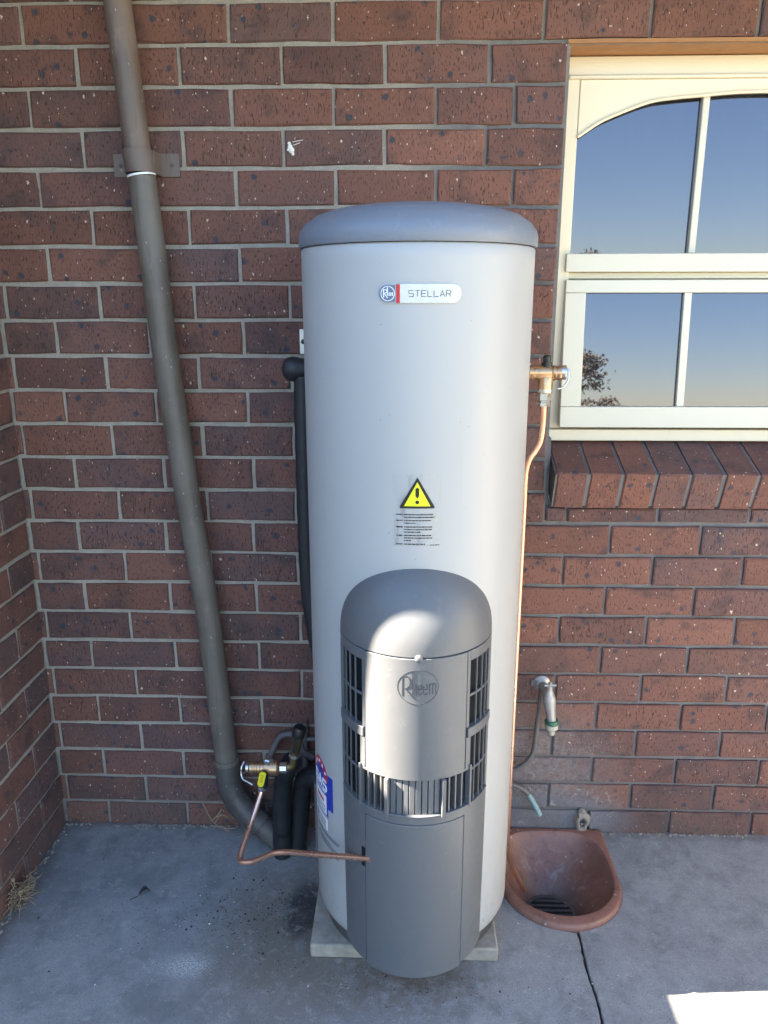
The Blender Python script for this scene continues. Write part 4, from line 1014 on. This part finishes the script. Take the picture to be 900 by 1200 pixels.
# dry weed against the return wall
mb = MB(); base = Vector((-.606, -.318, 0))
for i in range(110):
    a = rr.uniform(-1.7, 1.3); L = rr.uniform(.02, .062); up = rr.uniform(.15, 1.0)
    st = base + Vector((rr.uniform(0, .02), rr.uniform(-.04, .035), rr.uniform(0, .055))); p = [st]; d = Vector((math.cos(a) * (1 - up) * .7 + .15, math.sin(a) * (1 - up) - .1, up)).normalized()
    for k in range(5):
        d = (d + Vector((rr.uniform(-.6, .6), rr.uniform(-.7, .6), rr.uniform(-.7, .4)))).normalized(); q = p[-1] + d * L / 5
        q.z = max(q.z, .003); q.x = max(q.x, -.612); p.append(q)
    mb.tube(p, [.0015, .0014, .0012, .001, .0008, .0006], 5)
for i in range(1):
    c = base + Vector((rr.uniform(.0, .04), rr.uniform(-.04, .03), rr.uniform(.01, .09))); r = rr.uniform(.004, .009)
    mb.turned([(0, r * .4), (r * .6, r), (r * 1.4, r * .7), (r * 1.8, .001)], c, c + Vector((rr.uniform(-1, 1), rr.uniform(-1, 1), 1)), 8)
tag(make('dry_weed', mb, 'straw', None, True), 'clump of dry straw-coloured weed at the foot of the return wall', 'weed')
mb = MB()
for a, b, c in (((-.188, -.012, .085), (-.168, -.02, .045), (-.158, -.03, .036)), ((-.158, -.03, .036), (-.135, -.035, .02), (-.105, -.04, .008)), ((-.16, -.03, .037), (-.142, -.03, .055), (-.128, -.022, .074)), ((-.145, -.03, .05), (-.125, -.03, .058), (-.108, -.03, .050)), ((-.15, -.032, .03), (-.138, -.03, .048), (-.130, -.03, .062)), ((-.135, -.034, .022), (-.11, -.03, .012), (-.088, -.03, .014))):
    mb.tube(sm([a, b, c], 4), .0013, 6)
tag(make('dry_twig', mb, 'straw', None, True), 'pale dry twigs lying against the bricks beside the downpipe elbow', 'twigs')
# dead leaf
mb = MB(); c = Vector((-.292, -.300, .004)); rows = []
for i in range(9):
    t = i / 8; wdt = .008 * math.sin(PI * t) ** .8; p = c + Vector((.030 * t, .022 * t + .006 * math.sin(t * 4), .002 + .010 * math.sin(t * PI)))
    rows.append([p + Vector((-.6 * k, .8 * k, abs(k) * .4)) for k in (-wdt, 0, wdt)])
mb.grid(rows); mb.tube([rows[0][1], rows[0][1] + Vector((-.018, -.012, -.001))], .001, 5)
tag(make('dead_leaf', mb, 'dead', None, True), 'curled black dead leaf alone on the concrete left of the heater', 'leaf')
def crumbs(n, mat, cx, cy, sx, sy, s0, s1, seed):
    q = random.Random(seed); mb = MB()
    for i in range(n):
        x, y = q.gauss(cx, sx), q.gauss(cy, sy)
        if y > -.03 or x < -.6 or (.19 < x < .65 and -.48 < y): continue
        s = q.uniform(s0, s1) * (1.8 if q.random() < .08 else 1)
        mb.turned([(0, s * .5), (s * .35, s * .8), (s * .8, s * .35)], (x, y, -.0005), (x + q.uniform(-.4, .4), y + q.uniform(-.4, .4), 1), 5)
    return make('debris', mb, mat)
tag(crumbs(420, 'soil', .03, -.33, .09, .06, .0006, .0026, 1), 'scattered dark soil crumbs on the concrete left of the heater', 'debris', None, 'stuff')
tag(crumbs(60, 'soil', -.2, -.36, .14, .09, .001, .0026, 2), 'sparse dark specks on the concrete in the left corner', 'debris', None, 'stuff')
tag(crumbs(34, 'chip', -.12, -.36, .19, .10, .001, .0028, 3), 'few small white chips on the concrete in the left corner', 'debris', None, 'stuff')
tag(crumbs(120, 'soil', .42, -.55, .15, .025, .0008, .0022, 4), 'fine dirt on the concrete in front of the paver', 'debris', None, 'stuff')
tag(crumbs(40, 'chip', .86, -.52, .10, .09, .0007, .0018, 6), 'tiny pale grit along the slab joint in front of the drain', 'debris', None, 'stuff')
# soil and lint along the foot of the walls
mb = MB(); q = random.Random(9)
for i in range(420):
    if q.random() < .55: x, y = q.uniform(-.61, .2), -.002 - abs(q.gauss(0, .009))
    elif q.random() < .5: x, y = -.612 + abs(q.gauss(0, .009)), q.uniform(-.45, 0)
    else: x, y = q.uniform(1.0, 1.45), -.002 - abs(q.gauss(0, .005))
    s = q.uniform(.0015, .006)
    mb.turned([(0, s), (s * .5, s * .8), (s * .8, s * .3)], (x, y, -.001), (x + q.uniform(-.4, .4), y + q.uniform(-.4, .4), 1), 5)
tag(make('wall_foot_dirt', mb, 'mud'), 'dirt and mortar crumbs gathered along the foot of the brick walls', 'dirt', None, 'stuff')

# ================================================================== OUTSIDE THE PICTURE: what shades and lights the corner
ev = thing('roof_eave', 'house roof edge with gutter that shades the brick wall', 'roof', (1, -.4, 2.4))
make('soffit_lining', MB().box(-2.38, 4.7, -0.646, .22, 2.475, 2.487), 'soffit', ev)
make('fascia', MB().box(-2.38, 4.7, -0.671, -0.647, 2.44, 2.62), 'gutter', ev)
g_ = [(-0.679, 2.54), (-0.679, 2.425), (-0.757, 2.418), (-0.769, 2.43), (-0.769, 2.535), (-0.761, 2.535), (-0.761, 2.436), (-0.689, 2.436), (-0.689, 2.54)]
mb = MB(); n = len(g_); mb.add([(x, y, z) for x in (-2.38, 4.7) for y, z in g_], [(i, (i + 1) % n, n + (i + 1) % n, n + i) for i in range(n)] + [tuple(range(n))[::-1], tuple(range(n, 2 * n))]); make('gutter', mb, 'gutter', ev)
mb = MB().add([(-2.38, -0.721, 2.60), (4.7, -0.721, 2.60), (4.7, 4, 4.6), (-2.38, 4, 4.6), (-2.38, -0.721, 2.64), (4.7, -0.721, 2.64), (4.7, 4, 4.64), (-2.38, 4, 4.64)], [(0, 1, 2, 3), (4, 7, 6, 5), (0, 4, 5, 1), (1, 5, 6, 2), (2, 6, 7, 3), (3, 7, 4, 0)]); make('tiled_slope', mb, 'tile', ev)
nh = thing('shade_wall', 'tall rendered wall added out of view left of the brick corner to cast shade', 'wall', (-2.5, -4, 0))  # unseen, added so its top edge cuts off the low sun
make('wall_face', MB().box(-2.62, -2.42, -9, 2, -.1, 2.85), 'render', nh); make('coping', MB().box(-2.63, -2.405, -9, 2, 2.851, 2.888), 'render', nh)
fe = thing('fence', 'cream sheet metal fence on the sunny side of the yard', 'fence', (3.6, -1, 0))
mb = MB(); prof = []
y = -.05
while y > -1.9: prof += [(y, 0), (y - .05, 0), (y - .065, .025), (y - .115, .025)]; y -= .13
mb.grid([[(3.6 + d, yy, z) for yy, d in prof] for z in (-.09, 1.85)]); make('sheet', mb, 'fence', fe)
for y in (-.05, -1.0, -1.95): make('post', MB().box(3.575, 3.64, y - .03, y + .03, -.09, 1.9), 'fence', fe)
make('top_rail', MB().box(3.58, 3.64, -1.95, -.05, 1.851, 1.89), 'fence', fe)
# scrubby trees that show mirrored in the window panes
def scrub(loc, h, rad, seed, label):
    t = thing('tree', label, 'tree', loc, 'small trees mirrored in the window'); q = random.Random(seed); tr = MB(); lf = MB()
    L = Vector(loc); top = L + Vector((.1, 0, h))
    tr.tube(sm([L, L + Vector((.05, .03, h * .35)), L + Vector((-.03, 0, h * .7)), top], 4), [.07 - .055 * i / 12 for i in range(13)], 8)
    for i in range(11):
        a = q.uniform(0, 2 * PI); b0 = L.lerp(top, q.uniform(.72, .95)); e = b0 + Vector((math.cos(a) * rad * q.uniform(.5, 1), math.sin(a) * rad * q.uniform(.5, 1), q.uniform(-.05, .35) * rad))
        tr.tube(sm([b0, b0.lerp(e, .5) + Vector((0, 0, .06)), e], 3), [.025, .022, .019, .016, .012, .009, .006], 6)
        for k in range(95):
            c = e + Vector((q.gauss(0, .24 * rad), q.gauss(0, .24 * rad), q.gauss(0, .10 * rad))); s = q.uniform(.025, .06)
            u = Vector((q.gauss(0, 1), q.gauss(0, 1), q.gauss(0, 1))).normalized(); v = u.orthogonal().normalized()
            lf.add([c - u * s, c + v * s * .45, c + u * s, c - v * s * .45], [(0, 1, 2, 3)])
    make('trunk', tr, 'bark', t, True); make('crown', lf, 'leaf', t)
scrub((3.95, -14.5, -.09), 2.52, .50, 1, 'small scrubby tree across the yard, mirrored at the edge of the lower left pane')
scrub((4.9, -16.5, -.09), 1.60, .45, 2, 'low round bush beside the scrubby tree, mirrored at the foot of the lower left pane')
scrub((8.6, -13.0, -.09), 1.55, .5, 3, 'low bush standing alone further right, mirrored in the second lower pane')
